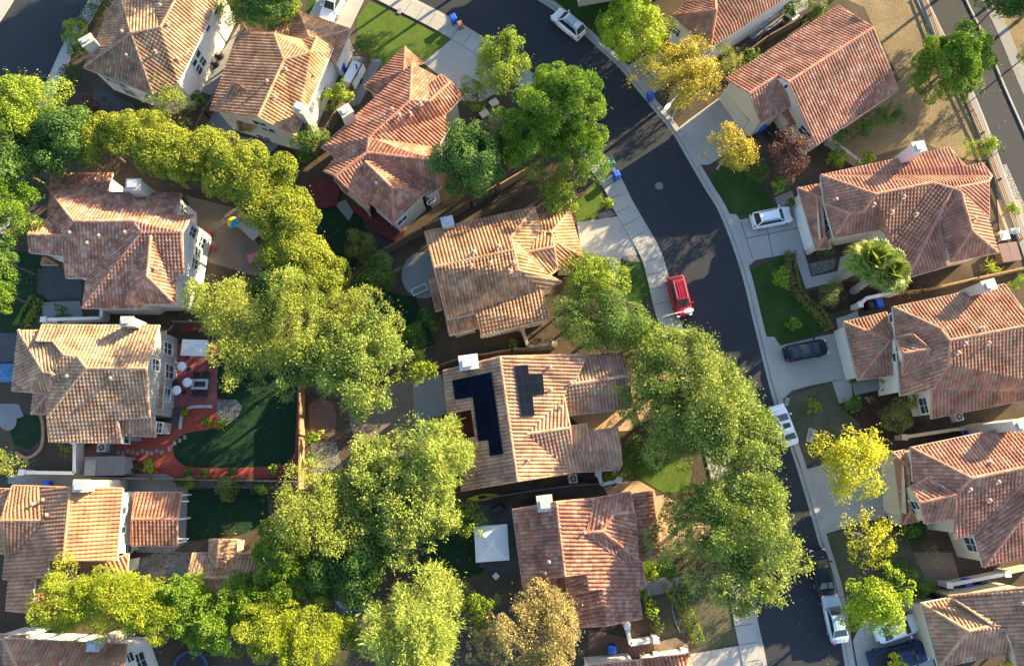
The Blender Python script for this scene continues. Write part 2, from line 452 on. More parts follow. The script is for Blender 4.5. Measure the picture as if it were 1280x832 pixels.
                if len(pts) < 3: continue
                n = hits[0][2]; n = n if n.z > 0 else -n
                up = n * .2; cdx = Vector((0, 0, 1)).cross(n).normalized(); mb = MB(); ring = [p + up for p in pts]
                # every point on one plane
                o0 = sum(ring, Vector()) / len(ring); nn = n; ring = [p - nn * (p - o0).dot(nn) for p in ring]
                tr = tessellate_polygon([[Vector((p.x, p.y, 0)) for p in ring]])
                for k in tr:
                    q = [ring[i] for i in k]
                    if (q[1] - q[0]).cross(q[2] - q[0]).z < 0: q = q[::-1]
                    mb.face(q); mb.face([p - nn * .06 for p in q[::-1]])
                for i in range(len(ring)):
                    a, b = ring[i], ring[(i + 1) % len(ring)]; mb.face([a, b, b - nn * .06, a - nn * .06])
                # module seams: thin raised strips
                o = mb.build('solar_panel', SOLAR, s.root, off); fr = MB()
                for i in range(len(ring)): fr.bar(ring[i], ring[(i + 1) % len(ring)], .035, .045)
                fr.build('panel_frame', SOLARF, o, off)
        return s.root
GLASS = mat('window glass', (.035, .05, .06), rough=.08, spec=.7, noise=0)
FLUE = mat('grey metal flue', (.42, .44, .46), rough=.5, metal=.3, noise=.1)
VENT = mat('painted roof vent', (.42, .26, .21), rough=.7, noise=.15)
def solar_mat():
    m, nt, b = newmat('solar cells'); L = nt.links.new
    tc = nt.nodes.new('ShaderNodeTexCoord'); mp = nt.nodes.new('ShaderNodeMapping'); mp.inputs['Rotation'].default_value = (0, 0, R(-8.5))
    br = nt.nodes.new('ShaderNodeTexBrick'); br.offset = 0; br.inputs['Scale'].default_value = 1; br.inputs['Brick Width'].default_value = 1.65; br.inputs['Row Height'].default_value = 1.0
    br.inputs['Mortar Size'].default_value = .018; br.inputs['Color1'].default_value = (.003, .005, .012, 1); br.inputs['Color2'].default_value = (.004, .007, .015, 1); br.inputs['Mortar'].default_value = (.012, .016, .025, 1)
    L(tc.outputs['Object'], mp.inputs[0]); L(mp.outputs[0], br.inputs[0]); L(br.outputs[0], b.inputs['Base Color'])
    b.inputs['Roughness'].default_value = .5; b.inputs['Specular IOR Level'].default_value = .03
    return m
SOLAR = solar_mat(); SOLARF = mat('solar frame', (.03, .035, .045), rough=.4, noise=0)
# tile palettes
T_BROWN = [(.36, .20, .125), (.385, .23, .15), (.335, .175, .108), (.415, .265, .18), (.30, .155, .095)]
T_ORANGE = [(.40, .205, .115), (.425, .23, .14), (.375, .18, .098), (.45, .27, .17), (.34, .16, .085)]
T_RED = [(.39, .165, .108), (.415, .188, .128), (.365, .145, .093), (.44, .23, .16), (.33, .128, .085)]
T_PINK = [(.40, .183, .125), (.43, .213, .152), (.375, .158, .105), (.46, .265, .20), (.34, .135, .09)]
T_TAN = [(.43, .245, .15), (.45, .268, .172), (.395, .212, .128), (.475, .305, .205), (.365, .185, .11)]
T_MIX = [(.39, .172, .115), (.435, .238, .172), (.355, .144, .098), (.415, .198, .14), (.32, .125, .085)]
W_CREAM, W_WHITE, W_TAN, W_GREY = (.62, .55, .43), (.72, .70, .66), (.50, .42, .31), (.42, .39, .35)
H = {}
# ---- house at the top left beside the side road
h = House('brown-tiled house with a broad sunlit slope beside the road in the top left corner', (0, 0, 3.9625), T_BROWN, W_WHITE)
h.section(dict(a=(415, 335, 4.8), p=(650, 165, 7.4), b=(590, -50, 4.8), v=(735, -50, 5.2), q=(795, 135, 7.4), r=(905, -70, 7.4), s=(1120, -70, 4.8), t=(885, 410, 4.8), u=(760, 472, 4.8)),
          ['a p b', 'b p q v', 'v q r', 'p q r s t u', 'a u p'])
for x, y in ((545, 392), (590, 412), (640, 455)): h.window(x, y, 1.5, 1.3)
for x, y in ((545, 430), (600, 462)): h.window(x, y + 12, 1.6, 1.3)
for x, y in ((1062, 45), (1022, 130), (975, 262), (958, 305), (1003, 305), (985, 345), (945, 270)): h.window(x, y, .8, 1.2)
h.chimney(425, 195, 6.9, 1.3, .9, .6); h.vent((612, 165), (635, 282), (775, 262), (835, 130), (885, 300), (800, 35))
H['a'] = h.finish()
# ---- house with the garage wing pointing at the drive with the white car
h = House('orange-brown tiled house with white side wall left of the white covered trailer', (320, 0, 3.9625), T_ORANGE, W_WHITE)
h.section(dict(a=(-88, 160, 4.8), b=(-228, 543, 4.8), q=(10, 580, 7.1), c=(195, 672, 4.8), d=(382, 240, 4.8), e=(300, 190, 6.1), f=(270, 262, 6.9), p=(138, 297, 7.2), g=(90, 168, 6.3), hh=(228, 200, 5.0)),
          ['a g p q b', 'p f e d c q', 'g hh f p', 'hh e f'])
h.section(dict(i=(210, 55, 3.6), j=(148, 185, 3.6), k=(472, 145, 3.6), l=(400, 318, 3.6), m=(265, 183, 5.2), n=(300, 190, 5.2)), ['i m n k', 'i j m', 'k n l', 'j l n m'])
h.section(dict(a=(75, 100, 3.4), b=(150, 95, 3.4), c=(160, 180, 4.2), d=(60, 165, 4.2)), ['a b c d'])
h.section(dict(a=(-112, 400, 6.2), b=(-28, 492, 6.0), c=(28, 494, 6.35), d=(-178, 552, 4.9), e=(-50, 566, 4.9)), ['a b c', 'a b d', 'b c e d'], wall=False)
for x, y in ((20, 612), (60, 640), (330, 470)): h.window(x, y, 1.6, 1.0)
h.window(45, 690, 1.8, 1.6)
h.section(dict(a=(-95, 575, 3.4), b=(0, 622, 3.4), c=(-30, 650, 2.7), d=(-85, 652, 2.7)), ['a b c d'], wall=False)
h.chimney(215, 530, 7.2, 1.2, .9, -.45); h.vent((150, 350), (290, 382), (95, 485), (60, 410))
H['b'] = h.finish()
# ---- big red house with three sunlit wings
h = House('large red-brown tiled house of many wings with cream walls and a maroon deck', (390, 50, 6.4), T_RED, W_CREAM)
h.section(dict(a=(745, 55, 3.2), b=(408, 372, 3.2), c=(528, 440, 3.3), k=(738, 245, 4.7), e=(892, 183, 3.3), k2=(800, 200, 4.3)), ['a k c b', 'a e k2 k'])
h.section(dict(p=(800, 188, 4.9), q=(785, 487, 7.2), s=(457, 782, 7.2), v=(440, 900, 7.2), u=(188, 1090, 7.0), w=(92, 1047, 5.2), w2=(190, 937, 5.4), t=(75, 856, 4.8),
               e2=(1003, 297, 4.9), n=(943, 342, 5.5), q2=(935, 492, 7.1), r=(1108, 335, 6.2), i=(1032, 280, 4.9), g=(1200, 455, 4.9), h1=(1062, 607, 4.9), h2=(1112, 690, 4.7), x=(1000, 866, 5.0),
               y=(948, 850, 5.1), z=(952, 958, 6.6), aa=(1042, 1172, 4.6), bb=(918, 1250, 4.7), cc=(705, 1000, 6.1), dd=(420, 968, 6.8), gg=(428, 1288, 5.0), ff=(458, 1345, 4.6)),
          ['p q s v u w w2 t', 'p e2 n q2 q', 'n i r q2', 'q q2 r g h1 h2 x y s', 's y z v', 'v z aa bb cc dd', 'v dd gg ff u'])
h.section(dict(d=(424, 972, 7.0), hh=(640, 1180, 6.9), j=(656, 1468, 4.6), k=(488, 1322, 4.6), g=(425, 1270, 5.1), c=(702, 1002, 6.0), b=(914, 1219, 4.8)), ['d hh j k g', 'd c b hh', 'hh b j'])
h.section(dict(a=(205, 1085, 4.6), b=(310, 1190, 4.6), c=(275, 1230, 3.9), d=(180, 1120, 3.9)), ['a b c d'], wall=False)
h.window(720, 1440, 1.3, 1.0); h.window(950, 1285, .9, .7); h.window(320, 1275, 1.0, 1.1); h.window(590, 1440, 2.2, 1.6, 'door_window')
h.chimney(265, 560, 7.4, 1.2, 1.0, .6); h.vent((520, 1155), (645, 565), (700, 610), (790, 600), (870, 520))
H['c'] = h.finish()
# ---- left house, dull red, two storeys
h = House('dull red tiled house below the curved row of yellow-green trees on the left', (20, 200, 4.16), T_MIX[:2] + T_PINK[2:], W_WHITE)
h.section(dict(a=(175, 160, 4.6), b=(860, 172, 4.6), c=(827, 284, 5.9), d=(922, 283, 5.9), r4=(862, 375, 7.0), r3=(655, 375, 7.0), r2=(612, 318, 7.2), r1=(300, 318, 7.2), k=(245, 391, 6.2), m=(165, 305, 4.7), n=(92, 318, 4.7), o=(63, 387, 6.0),
               q=(72, 482, 5.2), t=(247, 500, 5.4), s=(262, 614, 4.6), v=(366, 612, 4.6), w=(345, 770, 4.4), w2=(640, 775, 4.4), y=(840, 600, 5.5), x=(870, 592, 5.6)),
          ['a b c d r4 r3 r2 r1', 'a r1 k m', 'm k o n', 'o k r1 r2 v s t q', 'r2 r3 w v', 'r3 r4 x y w2 w'])
h.section(dict(f=(700, 393, 7.0), g=(682, 606, 6.8), h=(842, 535, 5.0), i=(828, 748, 4.7), j=(570, 750, 4.7), l=(578, 560, 5.2)), ['f g i h', 'g j i', 'f l j g'])
h.section(dict(a=(183, 68, 3.6), b=(502, 68, 3.6), c=(470, 162, 4.7), d=(258, 162, 4.7), e=(172, 160, 3.6)), ['a b c d', 'a d e'])
h.section(dict(a=(862, 355, 4.8), b=(908, 350, 4.2), c=(903, 452, 4.2), d=(866, 455, 4.8)), ['a b c d'], wall=False)
h.section(dict(a=(160, 510, 3.3), b=(213, 545, 2.9), c=(130, 545, 2.8), d=(140, 508, 3.2)), ['a b c d'], wall=False)
for x, y, w in ((887, 715, 1.9), (872, 262, 1.0), (918, 375, 1.0), (965, 430, 1.1), (945, 482, .9), (928, 540, 1.0)): h.window(x, y, w, 1.3)
h.chimney(605, 125, 7.3, 1.3, 1.1, 0); h.vent((290, 382), (380, 436), (440, 398), (730, 568), (575, 380))
H['d'] = h.finish()
# ---- left house with the red patio
h = House('tan-tiled house with grey walls left of the red patio with white canopy', (0, 390, 4.16), T_TAN, W_GREY)
h.section(dict(a=(222, 64, 4.8), b=(828, 67, 4.8), c=(760, 292, 7.0), d=(450, 292, 7.0), e=(405, 231, 6.5), f=(335, 225, 6.4), g=(276, 153, 5.6), h=(190, 150, 5.5), p=(255, 418, 5.0), k=(265, 314, 5.9), o=(246, 548, 5.4),
               s1=(778, 545, 5.1), s2=(612, 562, 5.1), s3=(632, 682, 4.5), s4=(258, 675, 4.4)),
          ['a b c d e f g h', 'e d o p', 'f e p k', 'd c s1 s2 s3 s4 o'])
h.section(dict(i=(95, 93, 4.4), j=(207, 92, 4.4), v=(278, 155, 5.2), f=(337, 228, 6.1), k=(262, 314, 6.0), k2=(228, 312, 6.0), l=(142, 416, 4.4), m=(60, 408, 4.3), n=(262, 424, 4.4)), ['i j v f k k2', 'i k2 l m', 'k2 k n l'])
h.section(dict(a=(157, 290, 5.0), b=(66, 410, 4.5), c=(150, 414, 4.5)), ['a b c'], wall=False)
h.section(dict(a=(173, 424, 3.2), b=(248, 427, 4.0), c=(242, 532, 3.2), d=(162, 529, 3.0)), ['a b d', 'b c d'])
h.section(dict(a=(622, 560, 4.3), b=(800, 535, 4.6), c=(808, 648, 3.8), d=(640, 642, 3.8)), ['a b c d'])
h.section(dict(a=(800, 332, 3.6), b=(855, 335, 2.9), c=(843, 507, 2.9), d=(790, 502, 3.6)), ['a b c d'])
for x, y, w, hh in ((808, 275, 1.1, 1.3), (872, 190, 1.2, 1.6), (868, 430, 1.3, 1.2), (826, 600, 1.0, 1.1), (655, 655, 1.0, .9), (880, 310, 1.4, 1.7)): h.window(x, y, w, hh)
h.chimney(655, 45, 6.8, 1.1, .8, 0, col=(.42, .38, .33)); h.vent((645, 250), (585, 345), (280, 320), (360, 335))
H['e'] = h.finish()
# ---- left house below
h = House('orange-red tiled house at the left edge above the bottom row of pines', (0, 590, 4.16), T_ORANGE[:3] + T_RED[:2], W_CREAM)
h.section(dict(a=(365, 80, 6.6), b=(638, 85, 4.6), c=(608, 455, 4.6), d=(330, 455, 6.6), f=(250, 452, 5.9), g=(248, 540, 5.8), h=(182, 545, 5.4), i=(165, 728, 5.4), j=(30, 715, 4.2), k=(45, 555, 4.3), l=(15, 550, 4.1), m=(28, 432, 4.2), n=(85, 430, 4.6), o=(235, 250, 5.9), p=(215, 75, 5.3), q=(65, 70, 4.6), r=(5, 250, 5.9)),
          ['a b c d', 'a d f g h i j k l m n o p', 'q p o r', 'r o n m'])
h.section(dict(a=(252, 452, 4.9), b=(395, 460, 4.1), c=(388, 545, 4.1), d=(248, 540, 4.9)), ['a b c d'])
h.section(dict(a=(182, 546, 5.0), b=(310, 545, 4.0), c=(285, 735, 4.0), d=(165, 729, 5.0)), ['a b c d'])
h.section(dict(a=(420, 460, 3.6), b=(668, 425, 3.2), c=(655, 545, 2.8), d=(420, 570, 2.8), e=(540, 470, 3.7)), ['a e d', 'e b c d'])
h.section(dict(a=(-80, 80, 4.0), b=(60, 85, 4.2), c=(20, 420, 4.0), d=(-80, 420, 3.6)), ['a b c d'])
h.window(636, 200, .6, 1.2); h.window(630, 300, .6, 1.2); h.window(665, 395, .8, 1.2)
h.chimney(415, 70, 7.0, 1.3, 1.0, 0); h.vent((180, 165), (235, 142), (255, 220))
H['f'] = h.finish()
# ---- bottom left corner
h = House('brown-tiled house with white end wall in the bottom left corner', (0, 740, 5.12), T_BROWN[:3] + T_RED[:2], W_WHITE)
h.section(dict(a=(20, 293, 4.6), b=(808, 330, 4.6), c=(170, 600, 7.0), d=(786, 600, 7.0), e=(20, 900, 4.6), f=(800, 900, 4.6)), ['a b d c', 'a c e', 'c d f e'])
h.section(dict(a=(-80, 266, 4.0), b=(165, 270, 4.0), c=(150, 320, 4.4), d=(-80, 320, 4.4)), ['a b c d'])
h.section(dict(a=(-400, 320, 4.4), b=(15, 300, 4.4), c=(15, 700, 5.0), d=(-400, 700, 5.0)), ['a b c d'])
h.window(830, 415, .8, 1.1); h.window(900, 440, 1.5, 1.6); h.vent((225, 310), (405, 450), (250, 465))
h.chimney(590, 345, 5.9, 1.0, .8, 0)
H['g'] = h.finish()
# ---- middle house
h = House('orange-tiled house between a round concrete patio and a short pale driveway', (520, 250, 4.623), T_ORANGE, W_CREAM)
h.section(dict(a=(52, 180, 4.8), b=(685, 38, 4.8), c=(548, 215, 6.7), e=(565, 288, 7.0), d=(105, 388, 7.0), g=(722, 180, 4.9), f=(645, 302, 5.7), e2=(590, 408, 6.9), h=(730, 516, 4.6), i=(768, 685, 4.3), j=(382, 783, 3.9), k=(345, 655, 4.8), l=(180, 690, 4.8),
               n=(770, 438, 4.9), o=(842, 475, 4.3), q=(797, 270, 5.6), r=(815, 400, 4.5), t=(775, 188, 4.6)),
          ['a b c e d', 'b g f c', 'd e e2 h i j k l', 'c f n o h e2 e', 'f q r n', 'g t q f'])
h.section(dict(s=(700, 82, 3.3), u=(890, 62, 3.2), v=(780, 190, 4.9), t=(718, 178, 4.5), w=(968, 332, 3.2), x=(797, 238, 4.9), z=(905, 402, 3.2), y=(815, 398, 4.0)), ['s u v t', 'u w x v', 'x w z y'])
h.section(dict(a=(178, 692, 4.3), b=(345, 655, 4.3), c=(360, 738, 3.7), d=(195, 784, 3.7)), ['a b c d'])
h.section(dict(a=(107, 452, 3.2), b=(74, 468, 2.7), c=(115, 644, 2.7), d=(150, 632, 3.2)), ['a b c d'], wall=False)
h.window(430, 772, 2.0, .8); h.window(675, 715, 1.0, .8)
h.chimney(180, 118, 6.5, 1.1, .8, .25, col=(.45, .45, .46)); h.vent((335, 305), (320, 380), (478, 272), (545, 415), (432, 368), (565, 365))
H['h'] = h.finish()
# ---- solar house
h = House('pink-tan tiled house carrying two black solar arrays on both sides of its ridge', (540, 430, 4.381), T_TAN[:2] + T_PINK[:2] + T_BROWN[3:4], W_CREAM)
h.section(dict(a=(60, 148, 4.6), r1=(372, 70, 6.8), r2=(468, 748, 6.8), b=(160, 800, 4.5), a5=(128, 530, 4.6), a4=(238, 512, 5.5), a3=(215, 352, 5.5), a2=(85, 378, 4.6),
               d=(850, 57, 4.9), v1=(788, 195, 5.2), v2=(745, 228, 5.2), w1=(722, 288, 5.1), vt=(520, 490, 6.5), vb=(765, 703, 4.4), e1=(755, 459, 6.2), e2=(766, 578, 5.3), e3=(868, 585, 5.2), e4=(1030, 568, 5.2), e5=(1038, 660, 4.2), e6=(1018, 690, 4.0)),
          ['r1 r2 b a5 a4 a3 a2 a', 'r1 d v1 v2 w1 vt vb r2', 'vt e1 w1', 'vt e1 e2 e3 e4 e5 e6 vb'])
h.section(dict(a=(757, 446, 4.3), b=(845, 434, 4.2), c=(866, 586, 5.25), d=(768, 577, 5.3)), ['a b c d'])
h.section(dict(a=(858, 476, 4.2), b=(1013, 453, 4.1), c=(1030, 567, 5.2), d=(872, 586, 5.2)), ['a b c d'])
h.section(dict(g1=(852, 60, 3.7), g2=(1045, 42, 3.7), g3=(1078, 173, 4.9), g4=(735, 224, 4.9), g5=(1092, 350, 3.6), g6=(722, 396, 3.6)), ['g1 g2 g3 g4', 'g4 g3 g5 g6'])
h.panels([(115, 200), (330, 155), (395, 600), (322, 612), (313, 525), (258, 530), (228, 290), (130, 302)])
h.panels([(447, 122), (522, 115), (527, 168), (602, 165), (612, 275), (547, 285), (558, 392), (487, 398)])
h.chimney(200, 97, 6.5, 1.7, 1.3, .14, col=(.54, .52, .48)); h.vent((645, 125), (650, 250), (705, 345), (525, 635), (760, 215))
H['i'] = h.finish()
# ---- red variegated house beside the square canopy
h = House('pink and red mottled tile house right of the square white gazebo', (620, 590, 3.9625), T_MIX, W_TAN)
h.section(dict(a=(80, 187, 4.7), r1=(298, 148, 6.8), r2=(342, 512, 6.8), b=(128, 537, 4.7), m=(487, 130, 5.8), k=(450, 300, 6.4), t=(640, 450, 5.0), u=(722, 440, 4.9), c=(745, 555, 4.6), d=(703, 572, 4.8), e=(725, 720, 4.4), f=(548, 756, 5.7), g=(527, 576, 5.8), l=(460, 586, 6.0), n=(448, 498, 6.1)),
          ['a r1 r2 b', 'r1 m k t u c d e f g l n r2'])
h.section(dict(m=(487, 130, 5.8), p=(665, 98, 4.9), q=(682, 197, 5.6), s=(585, 207, 6.2), v=(528, 292, 6.7), k=(450, 300, 6.6), w=(692, 210, 5.4), x=(707, 432, 4.8), t=(640, 450, 5.0)), ['m p q s v k', 's q w x v', 'k v x t'], wall=False)
h.section(dict(a=(340, 524, 5.3), b=(448, 499, 6.1), c=(460, 585, 6.0), d=(350, 600, 5.1)), ['a b c d'])
h.section(dict(a=(346, 601, 4.6), b=(527, 576, 5.8), c=(549, 756, 5.7), d=(370, 766, 4.4)), ['a b c d'])
h.section(dict(a=(130, 545, 3.6), b=(330, 520, 3.6), c=(337, 628, 2.9), d=(268, 637, 2.9), e=(148, 592, 2.9), f=(215, 540, 3.7)), ['a f e', 'f b c d e'])
h.section(dict(a=(676, 110, 3.9), b=(775, 95, 2.9), c=(815, 397, 2.9), d=(705, 435, 3.9)), ['a b c d'])
h.chimney(243, 153, 6.7, 1.3, 1.3, .12); h.vent((437, 298), (262, 442), (245, 496), (523, 254))
H['j'] = h.finish()
# ---- bottom middle corner
h = House('small corner of a red tiled roof at the bottom edge by the curved tan path', (700, 760, 4.923), T_RED, W_WHITE)
h.section(dict(a=(498, 312, 3.2), b=(796, 274, 3.2), c=(770, 430, 4.6), d=(520, 470, 4.6), e=(850, 560, 3.2), f=(540, 620, 3.2)), ['a b c d', 'b e c', 'd c e f'])
h.section(dict(a=(150, 352, 4.6), b=(490, 318, 4.6), c=(540, 640, 5.4), d=(180, 660, 5.4)), ['a b c d'])
H['k'] = h.finish()
# ---- right column, from the top
h = House('red-brown tiled house with a long white side wall above the autumn tree', (820, 0, 6.737), T_RED[:3] + T_BROWN[:2], W_WHITE)
h.section(dict(a=(132, 130, 4.6), p=(505, 85, 6.8), c=(455, 415, 4.6), d=(1420, -235, 4.6), r=(1150, -350, 6.8), e=(760, -420, 4.6), f=(500, 0, 6.0), g=(240, 20, 4.7)), ['a p f g', 'a c p', 'p c d r f', 'f r e g'])
h.window(925, 180, 1.0, 1.2); h.window(925, 235, 1.4, .8)
h.window(175, 265, 1.0, 1.1)
H['l'] = h.finish()
h = House('pink-red tiled gable house between the purple plum tree and the dry grass lot', (880, 0, 4.16), T_PINK[:4] + T_RED[:1], W_CREAM)
h.section(dict(a=(113, 408, 4.3), b=(695, 30, 4.4), r1=(878, 145, 6.9), r2=(437, 428, 6.9), k=(384, 390, 6.2), g=(235, 486, 6.0), s1=(960, 345, 5.1), s2=(1010, 470, 3.8), s3=(585, 755, 3.9), m=(447, 555, 4.2), n=(298, 642, 4.0)), ['a b r1 r2 k g', 'r1 s1 s2 s3 r2', 'g k m n'])
h.section(dict(a=(398, 582, 3.3), b=(446, 540, 3.6), c=(522, 618, 3.0), d=(455, 660, 2.8)), ['a b c d'], wall=False)
h.window(185, 520, 4.6, 2.1, 'garage_door', (.58, .52, .43), zc=1.1); h.window(430, 450, .5, .7); h.window(525, 690, 1.6, 1.2)
H['m'] = h.finish()
h = House('red and pink tiled house behind the palm, garage facing the white wagon', (980, 170, 4.16), T_PINK[:3] + T_RED[:2], W_CREAM)
h.section(dict(a=(190, 202, 4.9), b=(855, 60, 4.9), b2=(940, 158, 5.6), b3=(1027, 140, 5.4), b4=(1080, 207, 5.7), c=(1062, 238, 6.2), d=(875, 272, 6.8), e=(770, 243, 6.9), f=(475, 303, 6.9), hh=(410, 397, 6.2), j=(340, 406, 6.0), i=(208, 350, 5.0), k=(260, 532, 4.8), s1=(500, 488, 4.8), vb=(560, 560, 4.7),
               w=(640, 738, 4.4), y=(842, 680, 4.5), x=(805, 452, 5.6), x0=(918, 288, 6.8), q=(1064, 432, 5.4)),
          ['a b b2 b3 b4 c d e f', 'a f hh i', 'i hh j', 'i j k', 'j hh s1 k', 'f e vb s1 hh', 'e d w vb', 'd x0 x y w', 'd c q x0'])
h.section(dict(x0=(918, 288, 6.9), x1=(978, 492, 6.8), z=(868, 657, 4.9), x=(803, 455, 5.3), zz=(1115, 606, 4.9), q=(1062, 428, 5.4)), ['x0 x1 z x', 'x1 zz z', 'x0 q zz x1'])
h.section(dict(a=(70, 270, 3.1), b=(165, 250, 3.1), c=(195, 320, 4.2), d=(215, 520, 4.2), e=(165, 592, 3.1), f=(245, 582, 3.1)), ['a b c', 'a c d e', 'd f e'])
h.window(108, 470, 4.8, 2.1, 'garage_door', (.72, .73, .74), zc=1.15); h.window(218, 470, 1.3, 1.3);
h.chimney(707, 52, 7.9, 1.15, 1.0, .2, col=(.60, .50, .46)); h.vent((460, 360), (615, 320), (680, 412), (985, 435), (555, 400), (265, 335))
H['n'] = h.finish()
h = House('brownish red tiled house whose steps rise beside the drive with the black car', (1030, 340, 3.96), T_BROWN[:2] + T_RED[:3], W_WHITE)
h.section(dict(a=(340, 172, 5.2), b=(890, 58, 5.2), r=(1035, 258, 7.5), e=(580, 282, 7.1), f=(620, 338, 7.5), g=(617, 457, 6.8), o=(535, 582, 5.0), p=(378, 612, 4.8), s=(1150, 560, 5.0), u=(1165, 600, 4.0), v=(532, 725, 3.8)),
          ['a b r f e', 'a e f g o p', 'f r s u v o g'])
h.section(dict(a=(348, 322, 5.3), b=(393, 402, 6.2), c=(525, 380, 6.8), d=(440, 308, 6.3), e=(390, 512, 5.2), f=(500, 470, 6.0)), ['a d c b', 'b c f e'], over=.2)
h.section(dict(a=(95, 246, 3.2), b=(306, 197, 3.2), c=(352, 325, 4.3), p=(327, 338, 4.5), e=(168, 536, 3.2), f=(332, 512, 3.2)), ['a b c p', 'a p e', 'p f e'])
h.window(118, 400, 4.8, 2.0, 'garage_door', (.66, .66, .65), zc=1.1); h.window(340, 225, .8, 1.0); h.window(358, 420, .8, 1.2); h.window(495, 660, 1.5, 1.3)
h.chimney(822, 62, 8.0, 1.25, .95, .25); h.vent((775, 280), (690, 355), (655, 400), (805, 352))
H['o'] = h.finish()
h = House('mottled red tiled house with cream garage behind the two yellow trees', (1090, 520, 4.158), T_MIX[:3] + T_RED[:2], W_CREAM)
h.section(dict(a=(200, 162, 5.0), b=(905, 15, 5.0), r=(1005, 222, 7.4), f=(518, 322, 7.4), g=(437, 407, 6.6), n=(213, 340, 5.1), vt=(800, 332, 6.7), vb=(530, 612, 4.8), s1=(430, 637, 4.8), s2=(430, 522, 5.6)),
          ['a b r f', 'a f g n', 'f r vt vb s1 s2 g'])
h.section(dict(vt=(800, 332, 6.8), hh=(800, 500, 6.2), w=(580, 784, 4.3), vb=(528, 614, 4.7), ww=(1000, 690, 4.3), r=(1005, 440, 6.2)), ['vt hh w vb', 'hh r ww w', 'vt r hh'])
h.section(dict(a=(203, 366, 5.2), b=(250, 451, 6.2), c=(435, 408, 6.8), d=(290, 320, 5.8), e=(275, 556, 5.1), f=(435, 526, 5.6)), ['a d c b', 'b c f e'], over=.2)
h.section(dict(a=(105, 186, 3.2), b=(165, 174, 3.2), c=(192, 266, 4.3), d=(205, 490, 4.3), e=(158, 563, 3.2), f=(245, 545, 3.2)), ['a b c', 'a c d e', 'd f e'])
h.window(95, 440, 4.6, 2.0, 'garage_door', (.60, .55, .45), zc=1.1); h.window(212, 265, .8, 1.3); h.window(225, 460, .8, 1.3); h.window(515, 665, 1.3, 1.5)
h.chimney(780, 42, 8.0, 1.25, .95, .25); h.vent((500, 380), (645, 340), (600, 435), (605, 240))
H['p'] = h.finish()
h = House('tan and salmon tiled house in the bottom right corner beside the dark blue pickup', (1100, 680, 5.472), T_TAN[:3] + T_PINK[:2], W_TAN)
h.section(dict(a=(281, 402, 3.4), b=(462, 367, 3.4), q=(768, 557, 5.3), p=(602, 592, 5.4), w=(400, 845, 3.4), r=(850, 572, 5.3), s=(900, 742, 3.8)), ['a b q p', 'a p w', 'p q r s w'])
h.section(dict(a=(470, 352, 4.4), b=(1100, 282, 6.6), c=(1210, 780, 6.6), d=(950, 905, 5.4), e=(905, 700, 5.0), f=(855, 560, 5.3), g=(768, 552, 5.4)), ['a b c d e f g'])
h.vent((960, 400),)
H['q'] = h.finish()
# ---- small tiled garden buildings
h = House('small tiled garden pavilion with a cross gable beside the gravel and red flowers', (100, 580, 5.2), T_TAN, W_CREAM, group='garden roofs', name='garden_pavilion', cat='pavilion')
h.section(dict(a=(735, 575, 2.5), b=(1152, 577, 2.5), c=(1130, 738, 3.7), d=(698, 738, 3.7), e=(1150, 850, 2.7), f=(730, 850, 2.7)), ['a b c d', 'd c e f'], over=.25)
h.section(dict(a=(840, 490, 2.7), b=(905, 490, 3.6), c=(892, 672, 3.8), d=(835, 590, 2.8), e=(1020, 490, 2.6), f=(1012, 580, 2.7)), ['a b c d', 'b e f c'], over=.25)
H['r'] = h.finish()
h = House('red tiled patio cover on white posts beside the cream house wall', (0, 590, 4.16), T_RED[:3] + T_PINK[:2], W_CREAM, group='garden roofs', name='patio_cover', cat='patio cover', trim=(.7, .68, .62), walls=False)
h.section(dict(a=(705, 102, 2.7), b=(942, 105, 2.7), c=(922, 243, 3.4), d=(685, 243, 3.4), e=(918, 383, 2.7), f=(683, 382, 2.7)), ['a b c d', 'd c e f'])
r_ = h.finish()
for zx, zy in ((712, 120), (930, 120), (700, 370), (905, 370), (925, 245)):
    p = h.pt((zx, zy, 2.6)); mb = MB(); mb.box((p.x, p.y, 1.3), (.16, .16, 2.6)); mb.build('post', mat('white post', (.72, .70, .66), rough=.7, noise=.05), r_, h.off)
for zy in (150, 345):
    a, b = h.pt((925, zy, 2.55)), h.pt((980, zy, 2.55)); mb = MB(); mb.bar(a, b, .12, .18); mb.build('beam', mat('white post', (.72, .70, .66)), r_, h.off)
H['s'] = r_
# ------------------------------------------------------------------ the ground
G_SOIL = ground_mat('soil', [(.045, .035, .026), (.075, .058, .042), (.12, .09, .065)], .35, 5)
G_LAWN = ground_mat('lawn grass', [(.018, .048, .010), (.034, .074, .015), (.085, .105, .030)], .45, 7, bump=.9, bscale=30)
G_LAWNB = ground_mat('bright lawn grass', [(.04, .085, .015), (.075, .125, .02), (.12, .15, .035)], .7, 9, bump=.9, bscale=30)
G_LAWND = ground_mat('deep green turf', [(.010, .030, .014), (.014, .040, .018), (.022, .052, .022)], .5, 8, bump=.8, bscale=30)
G_PATCH = ground_mat('thin patchy lawn', [(.04, .06, .025), (.085, .085, .05), (.15, .12, .085)], .55, 6, bump=.7)
G_DRY = ground_mat('dry grass', [(.11, .085, .05), (.19, .145, .083), (.31, .235, .14)], .3, 4, bump=1.0, bscale=9)
G_DIRT = ground_mat('bare dirt', [(.13, .10, .075), (.19, .15, .115), (.27, .21, .16)], .5, 5, bump=.7)
G_MULCH = ground_mat('dark mulch', [(.028, .019, .014), (.05, .033, .024), (.08, .055, .04)], 1.5, 10, bump=1.0, bscale=14)
G_RED = ground_mat('red bark mulch', [(.22, .045, .034), (.31, .068, .05), (.40, .115, .08)], 1.2, 12, bump=1.0, bscale=18)
